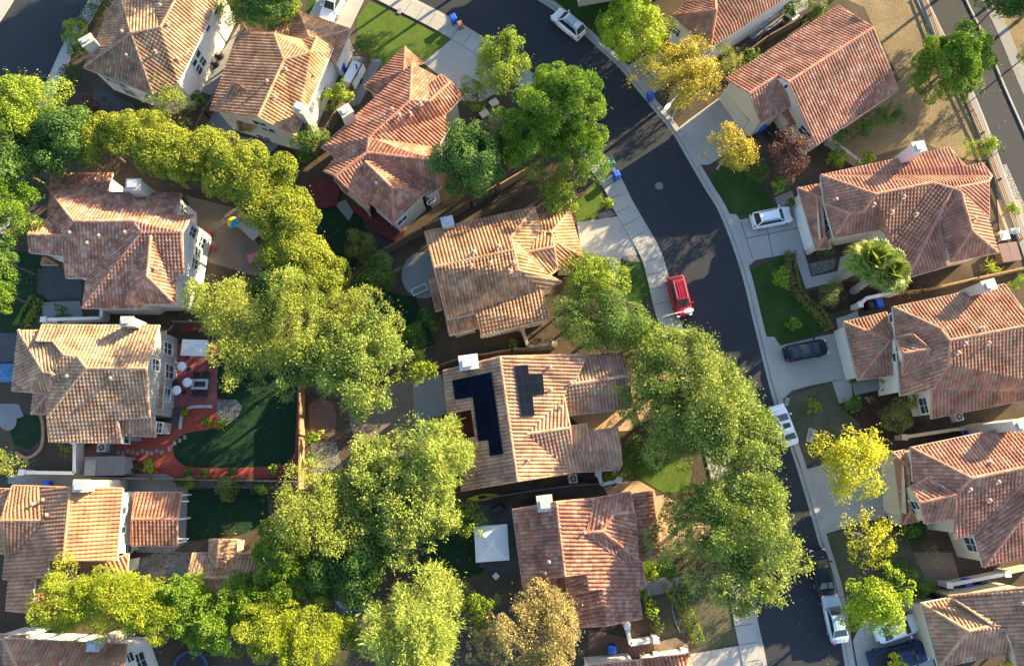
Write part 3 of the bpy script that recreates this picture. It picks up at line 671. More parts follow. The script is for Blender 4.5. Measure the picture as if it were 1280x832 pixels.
G_MAROON = ground_mat('maroon patio', [(.23, .07, .07), (.27, .085, .085), (.31, .105, .105)], .8, 8, bump=.2)
G_CONC = ground_mat('concrete', [(.28, .27, .25), (.35, .335, .31), (.41, .39, .36)], .25, 5, bump=.15, mix=.4)
G_CONCD = ground_mat('old grey concrete', [(.18, .18, .18), (.23, .23, .225), (.27, .265, .26)], .4, 6, bump=.15)
G_TANC = ground_mat('tan stamped concrete', [(.36, .24, .15), (.42, .29, .18), (.47, .34, .22)], .7, 6, bump=.3)
G_SLATE = ground_mat('dark slate paving', [(.055, .06, .065), (.075, .08, .085), (.10, .105, .11)], .9, 4, bump=.2)
G_DECK = ground_mat('weathered deck boards', [(.12, .07, .055), (.155, .095, .075), (.19, .12, .09)], .9, 9, bump=.2)
G_REDDECK = ground_mat('maroon painted deck', [(.10, .028, .03), (.125, .034, .036), (.15, .045, .045)], .9, 9, bump=.2)
def asphalt():
    m, nt, b = newmat('asphalt'); L = nt.links.new
    b.inputs['Roughness'].default_value = .9; b.inputs['Specular IOR Level'].default_value = .2
    tc = nt.nodes.new('ShaderNodeTexCoord')
    n1 = nt.nodes.new('ShaderNodeTexNoise'); n1.inputs['Scale'].default_value = .12; n1.inputs['Detail'].default_value = 5
    n2 = nt.nodes.new('ShaderNodeTexNoise'); n2.inputs['Scale'].default_value = 25; n2.inputs['Detail'].default_value = 3
    L(tc.outputs['Object'], n1.inputs[0]); L(tc.outputs['Object'], n2.inputs[0])
    mx = nt.nodes.new('ShaderNodeMix'); mx.data_type = 'FLOAT'; mx.inputs[0].default_value = .4; L(n1.outputs[0], mx.inputs[2]); L(n2.outputs[0], mx.inputs[3])
    r = nt.nodes.new('ShaderNodeValToRGB'); r.color_ramp.elements[0].position = .3; r.color_ramp.elements[1].position = .7
    r.color_ramp.elements[0].color = (.026, .029, .035, 1); r.color_ramp.elements[1].color = (.040, .043, .050, 1)
    L(mx.outputs[0], r.inputs[0])
    # thin sealed cracks
    v = nt.nodes.new('ShaderNodeTexVoronoi'); v.feature = 'DISTANCE_TO_EDGE'; v.inputs['Scale'].default_value = .09
    nd = nt.nodes.new('ShaderNodeTexNoise'); nd.inputs['Scale'].default_value = .7; nd.inputs['Detail'].default_value = 4; L(tc.outputs['Object'], nd.inputs[0])
    mv = nt.nodes.new('ShaderNodeVectorMath'); mv.operation = 'ADD'; L(tc.outputs['Object'], mv.inputs[0]); 
    sc = nt.nodes.new('ShaderNodeVectorMath'); sc.operation = 'SCALE'; sc.inputs['Scale'].default_value = 2.5; L(nd.outputs['Color'], sc.inputs[0]); L(sc.outputs[0], mv.inputs[1]); L(mv.outputs[0], v.inputs['Vector'])
    lt = nt.nodes.new('ShaderNodeMath'); lt.operation = 'LESS_THAN'; lt.inputs[1].default_value = .005; L(v.outputs['Distance'], lt.inputs[0])
    m2 = nt.nodes.new('ShaderNodeMix'); m2.data_type = 'RGBA'; mh = nt.nodes.new('ShaderNodeMath'); mh.operation = 'MULTIPLY'; mh.inputs[1].default_value = .22; L(lt.outputs[0], mh.inputs[0]); L(mh.outputs[0], m2.inputs[0]); L(r.outputs[0], m2.inputs[6]); m2.inputs[7].default_value = (.024, .024, .026, 1)
    L(m2.outputs[2], b.inputs['Base Color'])
    bp = nt.nodes.new('ShaderNodeBump'); bp.inputs['Strength'].default_value = .4; bp.inputs['Distance'].default_value = .02; L(n2.outputs[0], bp.inputs['Height']); L(bp.outputs[0], b.inputs['Normal'])
    return m
ASPH = asphalt()
def gravel():
    m, nt, b = newmat('river gravel'); L = nt.links.new; b.inputs['Roughness'].default_value = .8
    tc = nt.nodes.new('ShaderNodeTexCoord'); v = nt.nodes.new('ShaderNodeTexVoronoi'); v.inputs['Scale'].default_value = 8; L(tc.outputs['Object'], v.inputs['Vector'])
    r = nt.nodes.new('ShaderNodeValToRGB'); e = r.color_ramp.elements; e[0].color = (.07, .07, .07, 1); e[1].color = (.26, .25, .23, 1)
    sp = nt.nodes.new('ShaderNodeSeparateColor'); L(v.outputs['Color'], sp.inputs[0]); L(sp.outputs[0], r.inputs[0]); L(r.outputs[0], b.inputs['Base Color'])
    bp = nt.nodes.new('ShaderNodeBump'); bp.inputs['Strength'].default_value = 1; bp.inputs['Distance'].default_value = .12; bp.invert = True; L(v.outputs['Distance'], bp.inputs['Height']); L(bp.outputs[0], b.inputs['Normal'])
    return m
GRAV = gravel()
sheet('ground', [(-400, -400), (400, -400), (400, 400), (-400, 400)], G_SOIL, 0.0, px=False)
Z1, Z2, Z3, Z4 = .006, .012, .018, .024
# main road: left and right kerb lines in pixels, top to bottom
LK = [(340, -75), (430, -40), (512, 0), (562, 26), (608, 54), (655, 88), (700, 130), (730, 167), (747, 191), (772, 224), (786, 252), (801, 278), (824, 321), (842, 391), (862, 440), (886, 505), (908, 580), (927, 680), (941, 771), (951, 817), (966, 900), (980, 990)]
RK = [(590, -75), (630, -32), (679, 0), (697, 12), (733, 41), (757, 64), (776, 81), (817, 131), (842, 161), (865, 200), (885, 234), (905, 268), (930, 336), (947, 404), (968, 488), (981, 528), (996, 569), (1012, 620), (1028, 676), (1047, 740), (1058, 810), (1070, 880), (1088, 990)]
lk = smooth_line([P(a, b) for a, b in LK], 5); rk = smooth_line([P(a, b) for a, b in RK], 5)
def strip(name, A, B, m, z, thick=0.0):
    mb = MB(); n = min(len(A), len(B))
    for i in range(n - 1):
        a, b, c, d = A[i], A[i + 1], B[i + 1], B[i]
        q = [(p.x, p.y, z) for p in (a, b, c, d)]
        if (Vector(q[1]) - Vector(q[0])).cross(Vector(q[2]) - Vector(q[0])).z < 0: q = q[::-1]
        mb.face(q)
        if thick:
            for u, v in ((a, b), (c, d)): mb.face([(u.x, u.y, z - thick), (v.x, v.y, z - thick), (v.x, v.y, z), (u.x, u.y, z)])
    o = mb.build(name, m); o['kind'] = 'structure'; return o
def resample(pts, n):
    d = [0]
    for i in range(len(pts) - 1): d.append(d[-1] + (pts[i + 1] - pts[i]).length)
    out = []; k = 0
    for i in range(n):
        t = d[-1] * i / (n - 1)
        while k < len(d) - 2 and d[k + 1] < t: k += 1
        f = (t - d[k]) / max(1e-6, d[k + 1] - d[k]); out.append(pts[k].lerp(pts[k + 1], f))
    return out
lk, rk = resample(lk, 140), resample(rk, 140)
strip('road', lk, rk, ASPH, Z1)
# on the ground plan the left kerb runs down the picture: outside of the road is to its right
strip('gutter', lk, offset_line(lk, .42), G_CONC, Z2); strip('gutter', rk, offset_line(rk, -.42), G_CONC, Z2)
strip('kerb', offset_line(lk, -.002), offset_line(lk, -.17), G_CONC, .13, .13); strip('kerb', offset_line(rk, .002), offset_line(rk, .17), G_CONC, .13, .13)
swo = offset_line(lk, -1.95)
strip('sidewalk', offset_line(lk, -.172), swo, G_CONC, .125, .12)
strip('verge_strip', offset_line(rk, .172), offset_line(rk, .55), G_CONC, .122, .12)
JOINT = mat('joint', (.13, .125, .12), rough=.9, noise=0)
mb = MB()
acc = 0
for i in range(2, 138):
    acc += (lk[i] - lk[i - 1]).length
    if acc > 1.5:
        acc = 0; a, b = offset_line(lk, -.18)[i], swo[i]; mb.bar((a.x, a.y, .1255), (b.x, b.y, .1255), .07, .003)
o = mb.build('sidewalk_joints', JOINT); o['kind'] = 'structure'
# side road in the top left
tl = [P(*q) for q in ((140, -70), (111, 2), (83, 50), (54, 116), (30, 190), (-10, 290), (-60, 400))]; tr = [P(*q) for q in ((60, -70), (18, 0), (0, 28), (-40, 90), (-80, 170), (-120, 260), (-180, 380))]
tl, tr = resample(smooth_line(tl), 40), resample(smooth_line(tr), 40)
strip('road', tl, tr, ASPH, Z1)
strip('kerb', offset_line(tl, .002), offset_line(tl, .17), G_CONC, .13, .13); strip('sidewalk', offset_line(tl, .172), offset_line(tl, 1.5), G_CONC, .125, .12)
strip('kerb', offset_line(tr, -.002), offset_line(tr, -.17), G_CONC, .13, .13); strip('sidewalk', offset_line(tr, -.172), offset_line(tr, -1.5), G_CONC, .125, .12)
# road on the right
ql = [P(*q) for q in ((1118, -90), (1159, 0), (1182, 48), (1215, 113), (1238, 169), (1262, 235), (1290, 310), (1330, 430))]; qr = [P(*q) for q in ((1168, -90), (1206, 0), (1228, 45), (1255, 111), (1282, 172), (1310, 240), (1345, 330), (1390, 450))]
ql, qr = resample(smooth_line(ql), 40), resample(smooth_line(qr), 40)
strip('road', ql, qr, ASPH, Z1)
strip('kerb', offset_line(qr, .002), offset_line(qr, .2), G_CONC, .13, .13); strip('verge_strip', offset_line(qr, .2), offset_line(qr, 1.8), ASPH, .11); strip('sidewalk', offset_line(qr, 1.8), offset_line(qr, 3.2), G_CONCD, .125, .12)  # asphalt on this verge stands in for the shade lying over it
strip('kerb', offset_line(ql, -.002), offset_line(ql, -.2), G_CONC, .13, .13); strip('sidewalk', offset_line(ql, -.2), offset_line(ql, -1.3), G_CONCD, .125, .12)
sheet('dry_grass', [(1060, -80), (1120, -80), (1155, 0), (1178, 50), (1211, 116), (1233, 170), (1240, 200), (1210, 200), (1150, 178), (1060, 205), (1028, 172), (1060, 140), (1125, 100), (1080, 10), (1040, -10)], G_DRY, Z1)
sheet('dry_grass', [(1238, 0), (1215, -90), (1500, -90), (1500, 330), (1330, 240), (1290, 140), (1255, 60)], G_DRY, Z1)
# drives, paths and patios (pixels)
def slab(name, pts, m=G_CONC, z=.03): return sheet(name, pts, m, z, thick=z - .001)
def drive(pts, rows, m=G_CONC, z=.03):
    """concrete drive with joints; rows = list of pixel segments"""
    slab('driveway', pts, m, z)
    mb = MB()
    for (a, b) in rows:
        p, q = P(*a), P(*b); mb.bar((p.x, p.y, z + .001), (q.x, q.y, z + .001), .10, .003)
    o = mb.build('driveway_joints', JOINT); o['kind'] = 'structure'
drive([(566, 48), (606, 66), (640, 105), (600, 128), (575, 126), (552, 97), (529, 79)], [((548, 68), (600, 112)), ((566, 52), (622, 98)), ((590, 60), (552, 94)), ((612, 78), (578, 118))])
drive([(462, -14), (437, 38), (385, 22), (412, -30)], [((452, 0), (405, -16)), ((445, 22), (398, 5))])
drive([(721, 278), (776, 270), (788, 292), (797, 318), (750, 326), (728, 322)], [((745, 275), (757, 323)), ((762, 272), (775, 321)), ((725, 302), (790, 295))])
slab('path', [(762, 323), (777, 321), (772, 346), (760, 346)])
drive([(848, 160), (862, 149), (912, 113), (948, 150), (925, 182), (886, 206), (872, 206)], [((866, 150), (905, 193)), ((890, 132), (928, 176)), ((868, 182), (930, 135))])
drive([(781, 84), (824, 62), (848, 90), (812, 122)], [((797, 76), (825, 108)), ((798, 100), (835, 76))])
drive([(906, 267), (920, 268), (925, 275), (996, 258), (1012, 312), (944, 325), (932, 336)], [((926, 277), (941, 324)), ((955, 268), (966, 320)), ((932, 298), (1003, 284))])
slab('path', [(992, 315), (1004, 312), (1014, 346), (1047, 339), (1050, 322), (1064, 316), (1060, 348), (1007, 361)])
slab('path', [(968, 247), (990, 238), (996, 258), (974, 262)], G_CONCD)
drive([(950, 420), (968, 421), (975, 432), (1048, 415), (1062, 472), (1015, 481), (990, 488), (978, 499), (970, 492)], [((977, 433), (992, 486)), ((1008, 424), (1020, 478)), ((978, 460), (1058, 443)), ((1034, 418), (1045, 475))])
slab('path', [(1040, 477), (1063, 472), (1066, 500), (1049, 504)])
for i in range(6): slab('step', [(1064 + i * 9, 478 - i * 2), (1073 + i * 9, 476 - i * 2), (1077 + i * 9, 492 - i * 2), (1068 + i * 9, 494 - i * 2)], G_CONCD, .10 + i * .1)
slab('path', [(1045, 398), (1058, 394), (1072, 388), (1074, 402), (1060, 408), (1048, 414)])
drive([(1001, 588), (1060, 572), (1112, 578), (1124, 640), (1072, 654), (1028, 668)], [((1022, 580), (1047, 662)), ((1062, 572), (1083, 650)), ((1012, 625), (1120, 604))])
drive([(1066, 800), (1078, 775), (1120, 752), (1150, 748), (1168, 832), (1172, 880), (1080, 880)], [((1070, 790), (1082, 870)), ((1105, 760), (1125, 870)), ((1072, 818), (1165, 790))])
drive([(862, 817), (925, 806), (946, 800), (953, 818), (960, 870), (870, 880)], [((885, 812), (893, 868)), ((908, 809), (917, 868))])
drive([(785, 480), (868, 452), (886, 502), (800, 528)], [((812, 470), (825, 520)), ((840, 462), (855, 512)), ((790, 505), (878, 478))], G_TANC)
slab('patio', [(708, 518), (792, 510), (790, 538), (738, 540)], G_TANC)
drive([(808, 622), (830, 618), (852, 632), (900, 620), (922, 680), (850, 692), (822, 694)], [((838, 630), (850, 690)), ((868, 626), (882, 686))], G_TANC)
slab('path', [(752, 605), (798, 600), (818, 612), (822, 628), (812, 634), (806, 618), (762, 622)], G_TANC)
slab('path', [(798, 729), (848, 716), (854, 736), (804, 746)], G_CONCD)
slab('path', [(817, 803), (845, 796), (860, 806), (864, 830), (820, 836)], G_TANC)
slab('patio', [(735, 786), (817, 803), (820, 860), (735, 860)], G_DECK)
# lawns
for pts, m in (([(462, 2), (566, 49), (530, 77), (507, 70), (477, 86), (446, 52), (446, 22)], G_LAWNB), ([(716, 258), (744, 228), (754, 240), (752, 260), (745, 274), (722, 278)], G_LAWNB), ([(778, 324), (800, 326), (817, 370), (795, 385), (770, 362)], G_LAWN), ([(740, 328), (761, 324), (758, 346), (735, 345)], G_LAWN),  # first lawn takes the brighter grass in place of sunlight
               ([(684, -20), (700, 8), (742, 42), (778, 78), (815, 55), (780, -20)], G_LAWN), ([(888, 229), (905, 264), (922, 270), (968, 260), (957, 238), (940, 214), (900, 205)], G_LAWN), ([(936, 338), (980, 318), (984, 358), (1020, 395), (1036, 414), (975, 430), (958, 420)], G_LAWN),
               ([(973, 498), (1040, 478), (1049, 506), (1075, 530), (1068, 556), (1000, 584), (986, 540)], G_PATCH), ([(1031, 670), (1075, 655), (1130, 665), (1155, 720), (1110, 760), (1062, 772), (1048, 735)], G_PATCH), ([(1120, 648), (1150, 645), (1160, 672), (1125, 680)], G_LAWN),
               ([(273, 432), (340, 432), (371, 436)] + round_px([(371, 500), (371, 550), (366, 570), (350, 581), (300, 584), (245, 584), (226, 579), (217, 566), (219, 551), (234, 541), (262, 536), (288, 527), (302, 512), (300, 500)])[:-5] + [(271, 497)], G_LAWND), ([(236, 612), (332, 608), (338, 655), (300, 668), (233, 676)], G_LAWND),
               ([(425, 350), (520, 372), (545, 430), (480, 450), (430, 430)], G_LAWND), ([(400, 255), (450, 262), (462, 300), (440, 340), (395, 320)], G_LAWND), ([(535, 650), (595, 640), (605, 715), (560, 730), (520, 720)], G_LAWND),
               ([(780, 570), (830, 540), (865, 590), (860, 615), (830, 616), (800, 598), (775, 600)], G_LAWNB), ([(802, 700), (840, 700), (850, 715), (800, 727)], G_LAWNB), ([(830, 745), (900, 700), (930, 790), (925, 804), (872, 812)], G_PATCH), ([(812, 750), (850, 742), (868, 790), (820, 794)], G_PATCH),
               ([(0, 320), (50, 310), (60, 380), (20, 430), (-30, 430)], G_LAWND), ([(22, 516), (48, 520), (52, 548), (38, 562), (18, 556), (10, 530)], G_LAWND), ([(300, -30), (350, -30), (360, 30), (310, 30)], G_LAWN), ([(385, 2), (402, -30), (412, -25), (396, 22), (380, 18)], G_LAWN)):
    sheet('lawn', pts, m, Z2)
# back yards
sheet('mulch_bed', [(108, 560), (150, 545), (215, 545), (215, 430), (272, 430), (272, 498), (300, 500), (381, 498), (381, 597), (150, 597)], G_RED, Z1)
sheet('mulch_bed', [(373, 480), (381, 480), (381, 600), (345, 600), (353, 584), (368, 572)], G_RED, Z2 + .003)
sheet('mulch_bed', [(225, 402), (268, 402), (268, 414), (225, 414)], G_RED, Z1)
slab('patio', [(214, 432), (273, 430), (271, 506), (217, 507)], G_MAROON, .06)
for a, b in ((222, 508), (220, 515), (218, 522), (217, 529)): slab('paving_stone', [(a - 3, b - 3), (a + 6, b - 4), (a + 6, b + 2), (a - 3, b + 3)], G_SLATE, .05)
for i in range(14): a, b = 148 + i * 6 + (i > 9) * i * .4, 565 + math.sin(i * 2.1) * 1.6 - max(0, i - 9) * 5; slab('paving_stone', [(a - 2, b - 2.5), (a + 2, b - 2.5), (a + 2, b + 2.5), (a - 2, b + 2.5)], G_CONCD, .03)
sheet('gravel_bed', [(272, 500), (295, 499), (303, 508), (298, 520), (282, 532), (270, 520)], GRAV, Z2)
slab('patio', [(106, 560), (150, 558), (156, 594), (106, 594)], G_DECK, .03)
slab('patio', [(10 + 11 * math.cos(i * .3142), 526 + 12 * math.sin(i * .3142)) for i in range(20)], G_CONCD, .04)
slab('patio', [(0, 416), (22, 416), (20, 452), (0, 452)], G_SLATE, .03)
slab('path', [(0, 504), (24, 505), (30, 520), (0, 530)], G_CONCD)
sheet('dirt_yard', [(232, 244), (300, 262), (335, 330), (320, 345), (262, 328), (250, 290)], G_DIRT, Z1)
slab('patio', [(48, 336), (75, 332), (103, 350), (103, 372), (60, 374), (46, 366)], G_SLATE, .04)
sheet('gravel_bed', [(52, 378), (100, 376), (104, 398), (55, 400)], G_CONCD, Z2)
slab('driveway', [(10, 592), (205, 592), (235, 604), (232, 678), (215, 690), (170, 690), (170, 620), (10, 604)], G_CONCD)
sheet('gravel_bed', [(172, 700), (200, 688), (245, 690), (240, 720), (172, 722)], GRAV, Z3)
sheet('gravel_bed', [(323, 695), (350, 690), (350, 740), (323, 735)], GRAV, Z2)
sheet('gravel_bed', [(205, 598), (378, 600), (376, 612), (210, 608)], GRAV, Z2)
circ = [(529 + 27 * math.cos(t), 344 + 29 * math.sin(t)) for t in [i * math.pi / 12 for i in range(24)]]
slab('patio', circ, G_CONCD)
sheet('dirt_yard', [(432, 500), (520, 470), (530, 520), (560, 540), (540, 570), (470, 575), (440, 540)], G_DIRT, Z1)
slab('patio', [(515, 472), (552, 468), (562, 518), (519, 524)], G_CONCD)
slab('patio', [(553, 518), (592, 510), (594, 545), (560, 548)], G_REDDECK, .2)
slab('deck', [(386, 505), (400, 498), (416, 502), (421, 520), (418, 545), (406, 549), (388, 541)], G_DECK, .05)
sheet('gravel_bed', [(388, 552), (420, 552), (428, 585), (392, 595)], GRAV, Z2)
slab('patio', [(590, 632), (640, 626), (655, 712), (625, 715), (600, 708)], G_SLATE, .05)
slab('path', [(645, 610), (770, 598), (772, 606), (648, 624)], G_SLATE)
slab('patio', [(415, 722), (470, 725), (462, 775), (420, 770)], G_SLATE, .03)
slab('deck', [(388, 226), (418, 224), (426, 240), (420, 258), (404, 262), (390, 245)], G_REDDECK, .3)
slab('deck', [(440, 262), (462, 258), (506, 290), (498, 306), (478, 296)], G_REDDECK, .5)
slab('patio', [(418, 255), (432, 250), (442, 265), (436, 276)], G_CONCD, .04)
slab('deck', [(600, 140), (625, 128), (632, 165), (610, 178)], G_DECK, .2)
sheet('mulch_bed', [(1050, 500), (1075, 488), (1130, 480), (1160, 530), (1130, 550), (1075, 545)], G_MULCH, Z1)
sheet('mulch_bed', [(1010, 364), (1058, 352), (1110, 352), (1110, 368), (1040, 392), (1015, 385)], G_MULCH, Z1)
sheet('gravel_bed', [(1010, 330), (1045, 322), (1042, 336), (1016, 344)], GRAV, Z2)
sheet('gravel_bed', [(1240, 210), (1258, 205), (1300, 300), (1255, 290)], GRAV, Z2)
slab('patio', [(1246, 250), (1275, 250), (1282, 290), (1250, 292)], G_TANC, .04)
sheet('dirt_yard', [(1100, 690), (1190, 690), (1200, 725), (1150, 735), (1110, 722)], G_DIRT, Z1)
sheet('gravel_bed', [(745, 268), (760, 262), (770, 268), (752, 275)], GRAV, Z3)
sheet('gravel_bed', [(777, 322), (796, 318), (802, 328), (782, 326)], GRAV, Z3)
slab('patio', [(925, 30), (975, 0), (1010, -10), (1010, 10), (940, 50)], G_CONCD)
slab('patio', [(275, 70), (300, 30), (296, 75), (265, 120), (252, 115)], G_CONCD)
slab('patio', [(253, 135), (275, 140), (300, 170), (350, 180), (330, 200), (250, 160)], G_CONCD)
slab('patio', [(120, 108), (165, 130), (180, 150), (110, 142)], G_SLATE)
slab('patio', [(440, 70), (478, 75), (450, 130), (420, 140)], G_CONCD)
# ------------------------------------------------------------------ trees and plants
BARK = mat('bark', (.16, .12, .09), rough=.95, noise=.3, scale=6, bump=.6, bscale=12)
BARKP = mat('pale bark', (.34, .30, .25), rough=.95, noise=.25, scale=5, bump=.5, bscale=10)
KINDS = {
 #         lobes  lobe radius  vert  leaf length/width  density  outward  droop  colours
 'round':  (46, (.20, .34), .80, .25, .17, 190, .9, 0.0, [(.08, .11, .010), (.135, .16, .015), (.17, .185, .02), (.20, .205, .03)]),
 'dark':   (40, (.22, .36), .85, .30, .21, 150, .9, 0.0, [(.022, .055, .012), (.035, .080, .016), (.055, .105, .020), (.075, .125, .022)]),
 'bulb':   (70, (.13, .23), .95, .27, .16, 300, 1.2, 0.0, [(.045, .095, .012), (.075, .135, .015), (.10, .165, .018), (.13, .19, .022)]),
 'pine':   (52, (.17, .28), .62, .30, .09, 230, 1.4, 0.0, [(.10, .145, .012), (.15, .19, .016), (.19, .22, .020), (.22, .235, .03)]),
 'palepine': (34, (.16, .30), .85, .34, .10, 200, 1.5, 0.0, [(.10, .125, .035), (.14, .165, .045), (.18, .20, .05), (.22, .225, .07)]),
 'oak':    (64, (.12, .24), .62, .40, .15, 190, 1.3, .1, [(.075, .105, .030), (.11, .145, .042), (.15, .18, .055), (.20, .22, .075)]),
 'willow': (60, (.12, .26), .75, .60, .09, 170, 1.8, -.25, [(.11, .15, .04), (.15, .19, .05), (.19, .225, .06), (.24, .265, .08)]),
 'yellow': (44, (.13, .25), .70, .28, .20, 115, .8, 0.0, [(.20, .20, .010), (.29, .265, .012), (.34, .30, .015), (.38, .33, .03)]),
 'autumn': (44, (.16, .28), .75, .27, .19, 140, .8, 0.0, [(.14, .135, .02), (.23, .175, .02), (.29, .21, .028), (.33, .25, .045)]),
 'lime':   (40, (.17, .28), .62, .28, .18, 170, .9, 0.0, [(.12, .17, .010), (.18, .22, .012), (.22, .255, .014), (.26, .28, .02)]),
 'purple': (36, (.15, .26), .80, .26, .18, 150, .8, 0.0, [(.026, .010, .014), (.05, .020, .024), (.085, .036, .036), (.13, .065, .058)]),
 'tan':    (46, (.15, .26), .70, .30, .13, 170, 1.2, 0.0, [(.15, .12, .045), (.21, .165, .065), (.26, .205, .085), (.31, .25, .11)]),
 'shrub':  (26, (.25, .40), .75, .22, .15, 170, .9, 0.0, [(.03, .065, .014), (.05, .095, .018), (.075, .125, .022), (.10, .15, .028)]),
 'light':  (30, (.20, .34), .75, .26, .17, 150, .9, 0.0, [(.075, .12, .012), (.11, .16, .016), (.15, .20, .02), (.19, .235, .028)]),
 'olive':  (30, (.22, .36), .70, .22, .12, 170, 1.0, 0.0, [(.06, .075, .02), (.09, .105, .028), (.12, .13, .035), (.15, .155, .045)]),
 'spiky':  (18, (.20, .34), .55, .95, .10, 70, 2.5, .1, [(.09, .14, .015), (.14, .195, .02), (.20, .245, .03), (.28, .30, .05)]),
 'ball':   (1, (.96, 1.0), .9, .16, .12, 330, .9, 0.0, [(.022, .045, .010), (.035, .065, .013), (.05, .085, .016), (.065, .10, .02)]),
 'dry':    (16, (.16, .30), .70, .40, .05, 60, 1.5, 0.0, [(.16, .12, .06), (.24, .18, .09), (.30, .24, .13), (.12, .12, .05)]),
}
for k, v in KINDS.items(): ramp_mat('leaves ' + k, [tuple(min(1, x * f) for x, f in zip(c, {'round': (1.55, 1.6, 1.2), 'oak': (2.0, 2.05, 1.35), 'palepine': (1.9, 1.95, 1.2), 'willow': (1.9, 1.9, 1.3), 'dark': (1.7, 1.65, 1.5), 'yellow': (1.6, 1.75, 1.4), 'autumn': (1.72, 1.8, 1.4), 'lime': (1.6, 1.75, 1.4), 'tan': (1.6, 1.65, 1.5)}.get(k, (1.7, 1.72, 1.3)))) for c in [sh(v[8][0], .4)] + v[8] + [(v[8][2][0] * .95, v[8][1][1] * .85, v[8][1][2])]], rough=.6, spec=.25, weather=.18, wscale=.35, transl=.24)  # darkened first stop puts the shade of leaf clumps into the colour
def unit(a): return a / np.maximum(1e-9, np.linalg.norm(a, axis=1, keepdims=True))
def leaf_mesh(name, c, n, t, l, wd, var, m):
    """diamond leaves: centre, normal, length direction"""
    t = unit(t - n * (t * n).sum(1, keepdims=True)); s = np.cross(n, t)
    L = (t * (l * .5)[:, None]); W = (s * (wd * .5)[:, None])
    v = np.stack([c - L, c + W - L * .1, c + L, c - W - L * .1], 1).reshape(-1, 3)
    q = np.arange(len(c) * 4).reshape(-1, 4)
    return np_mesh(name, v, q, var, [m])
def crown_points(R_, kind, rng, dens=1.0, flat=1.0):
    nl, lr, vr, ll, lw, den, outw, droop, _ = KINDS[kind]
    vr *= flat
    nl = max(1, int((1.25 if kind in ('oak', 'bulb', 'palepine') else 1.6) * nl * min(1.6, max(.4, (R_ / 4.2) ** 1.1)))) if nl > 1 else 1; R_ *= (1.22 if kind in ('pine', 'palepine', 'oak', 'willow') else 1.17) if nl > 1 else 1
    ph = rng.uniform(0, 6.28, 4); cs = []
    if nl == 1: cen = np.zeros((1, 3)); rad = np.array([R_ * .95])
    else:
        d = unit(rng.normal(size=(nl, 3)) + np.array([0, 0, .35])); d[:, 2] = np.where(d[:, 2] < -.35, -d[:, 2], d[:, 2])
        th = np.arctan2(d[:, 1], d[:, 0]); wa = 1.6 if kind in ('oak', 'palepine', 'pine', 'willow') else 1.0; wob = 1 + wa * .10 * np.sin(2 * th + ph[0]) + wa * .09 * np.sin(3 * th + ph[1]) + wa * .07 * np.sin(5 * th + ph[2])
        rad = R_ * rng.uniform(lr[0], lr[1], nl); f = rng.uniform(.25, 1, nl) ** .4
        cen = d * ((R_ * wob - rad) * f)[:, None]; cen[:, 2] *= vr
    if nl > 1: rad[0] = R_ * .52; cen[0] = (0, 0, 0); rad[1] = R_ * .45; cen[1] = (0, 0, R_ * vr * .35)
    cnt = np.maximum(10, (den * dens * (1.85 if R_ > 1.6 else 1.0) * rad ** 2 * (1 if nl > 1 else 1.6)).astype(int))
    idx = np.repeat(np.arange(nl), cnt); N = len(idx)
    out = unit(cen[idx] + 1e-6)
    d = unit(rng.normal(size=(N, 3)) + .55 * out + np.array([0, 0, .35]))
    rr = rad[idx] * (1 - .35 * rng.uniform(0, 1, N) ** 2.2)
    if kind in ('oak', 'willow', 'palepine', 'yellow', 'autumn', 'purple'): rr *= 1 + .5 * (rng.uniform(0, 1, N) ** 5)
    p = cen[idx] + d * rr[:, None] * np.array([1, 1, .85])
    if nl > 1 and R_ > 1.2:
        # thin patches: leave out the leaves where a slow 3-D wave is low, and let twigs stick out of the outline
        K = rng.normal(size=(5, 3)) * (2.6 / max(1.0, R_ * .32)); f_ = sum(np.sin(p @ K[i] + rng.uniform(0, 6.28)) for i in range(5)) / 5 ** .5
        keep = f_ > (-1.0 if kind in ('bulb', 'dark') else -.62) + .25 * rng.normal(size=N)
        tw = rng.uniform(0, 1, N) < (.16 if kind in ('oak', 'willow', 'palepine', 'light', 'yellow', 'autumn', 'purple', 'tan') else .05)
        cell = np.sin(np.round(p * (1.6 / max(.6, R_ * .12)))@np.array([12.9, 78.2, 37.7]) * 43.7); ext = np.where(cell > .25, (cell - .25) * .30 * R_, 0) * rng.uniform(0, 1, N)
        p = p + np.where(tw, ext, 0)[:, None] * unit(p * np.array([1, 1, .6]) + 1e-6)
        p, d, idx, out = p[keep], d[keep], idx[keep], out[keep]; N = len(p)
    n = unit(d * (1.6 if kind == 'bulb' else 1.1) + rng.normal(size=(N, 3)) * .7 + np.array([0, 0, .3]))
    t = unit(d * outw + rng.normal(size=(N, 3)) * .7 + np.array([0, 0, droop]))
    if outw > 1.1: n = unit(np.cross(t, rng.normal(size=(N, 3)) + np.array([1e-3, 0, 0]))); n[:, 2] = np.abs(n[:, 2])
    s = rng.uniform(.65, 1.25, N) * (.70 if R_ > 1.6 else 1); var = np.clip(.5 * rng.uniform(0, 1, nl)[idx] + .5 * rng.uniform(0, 1, N), 0, 1)
    return p, n, t, ll * s, lw * s, var, cen, rad, vr
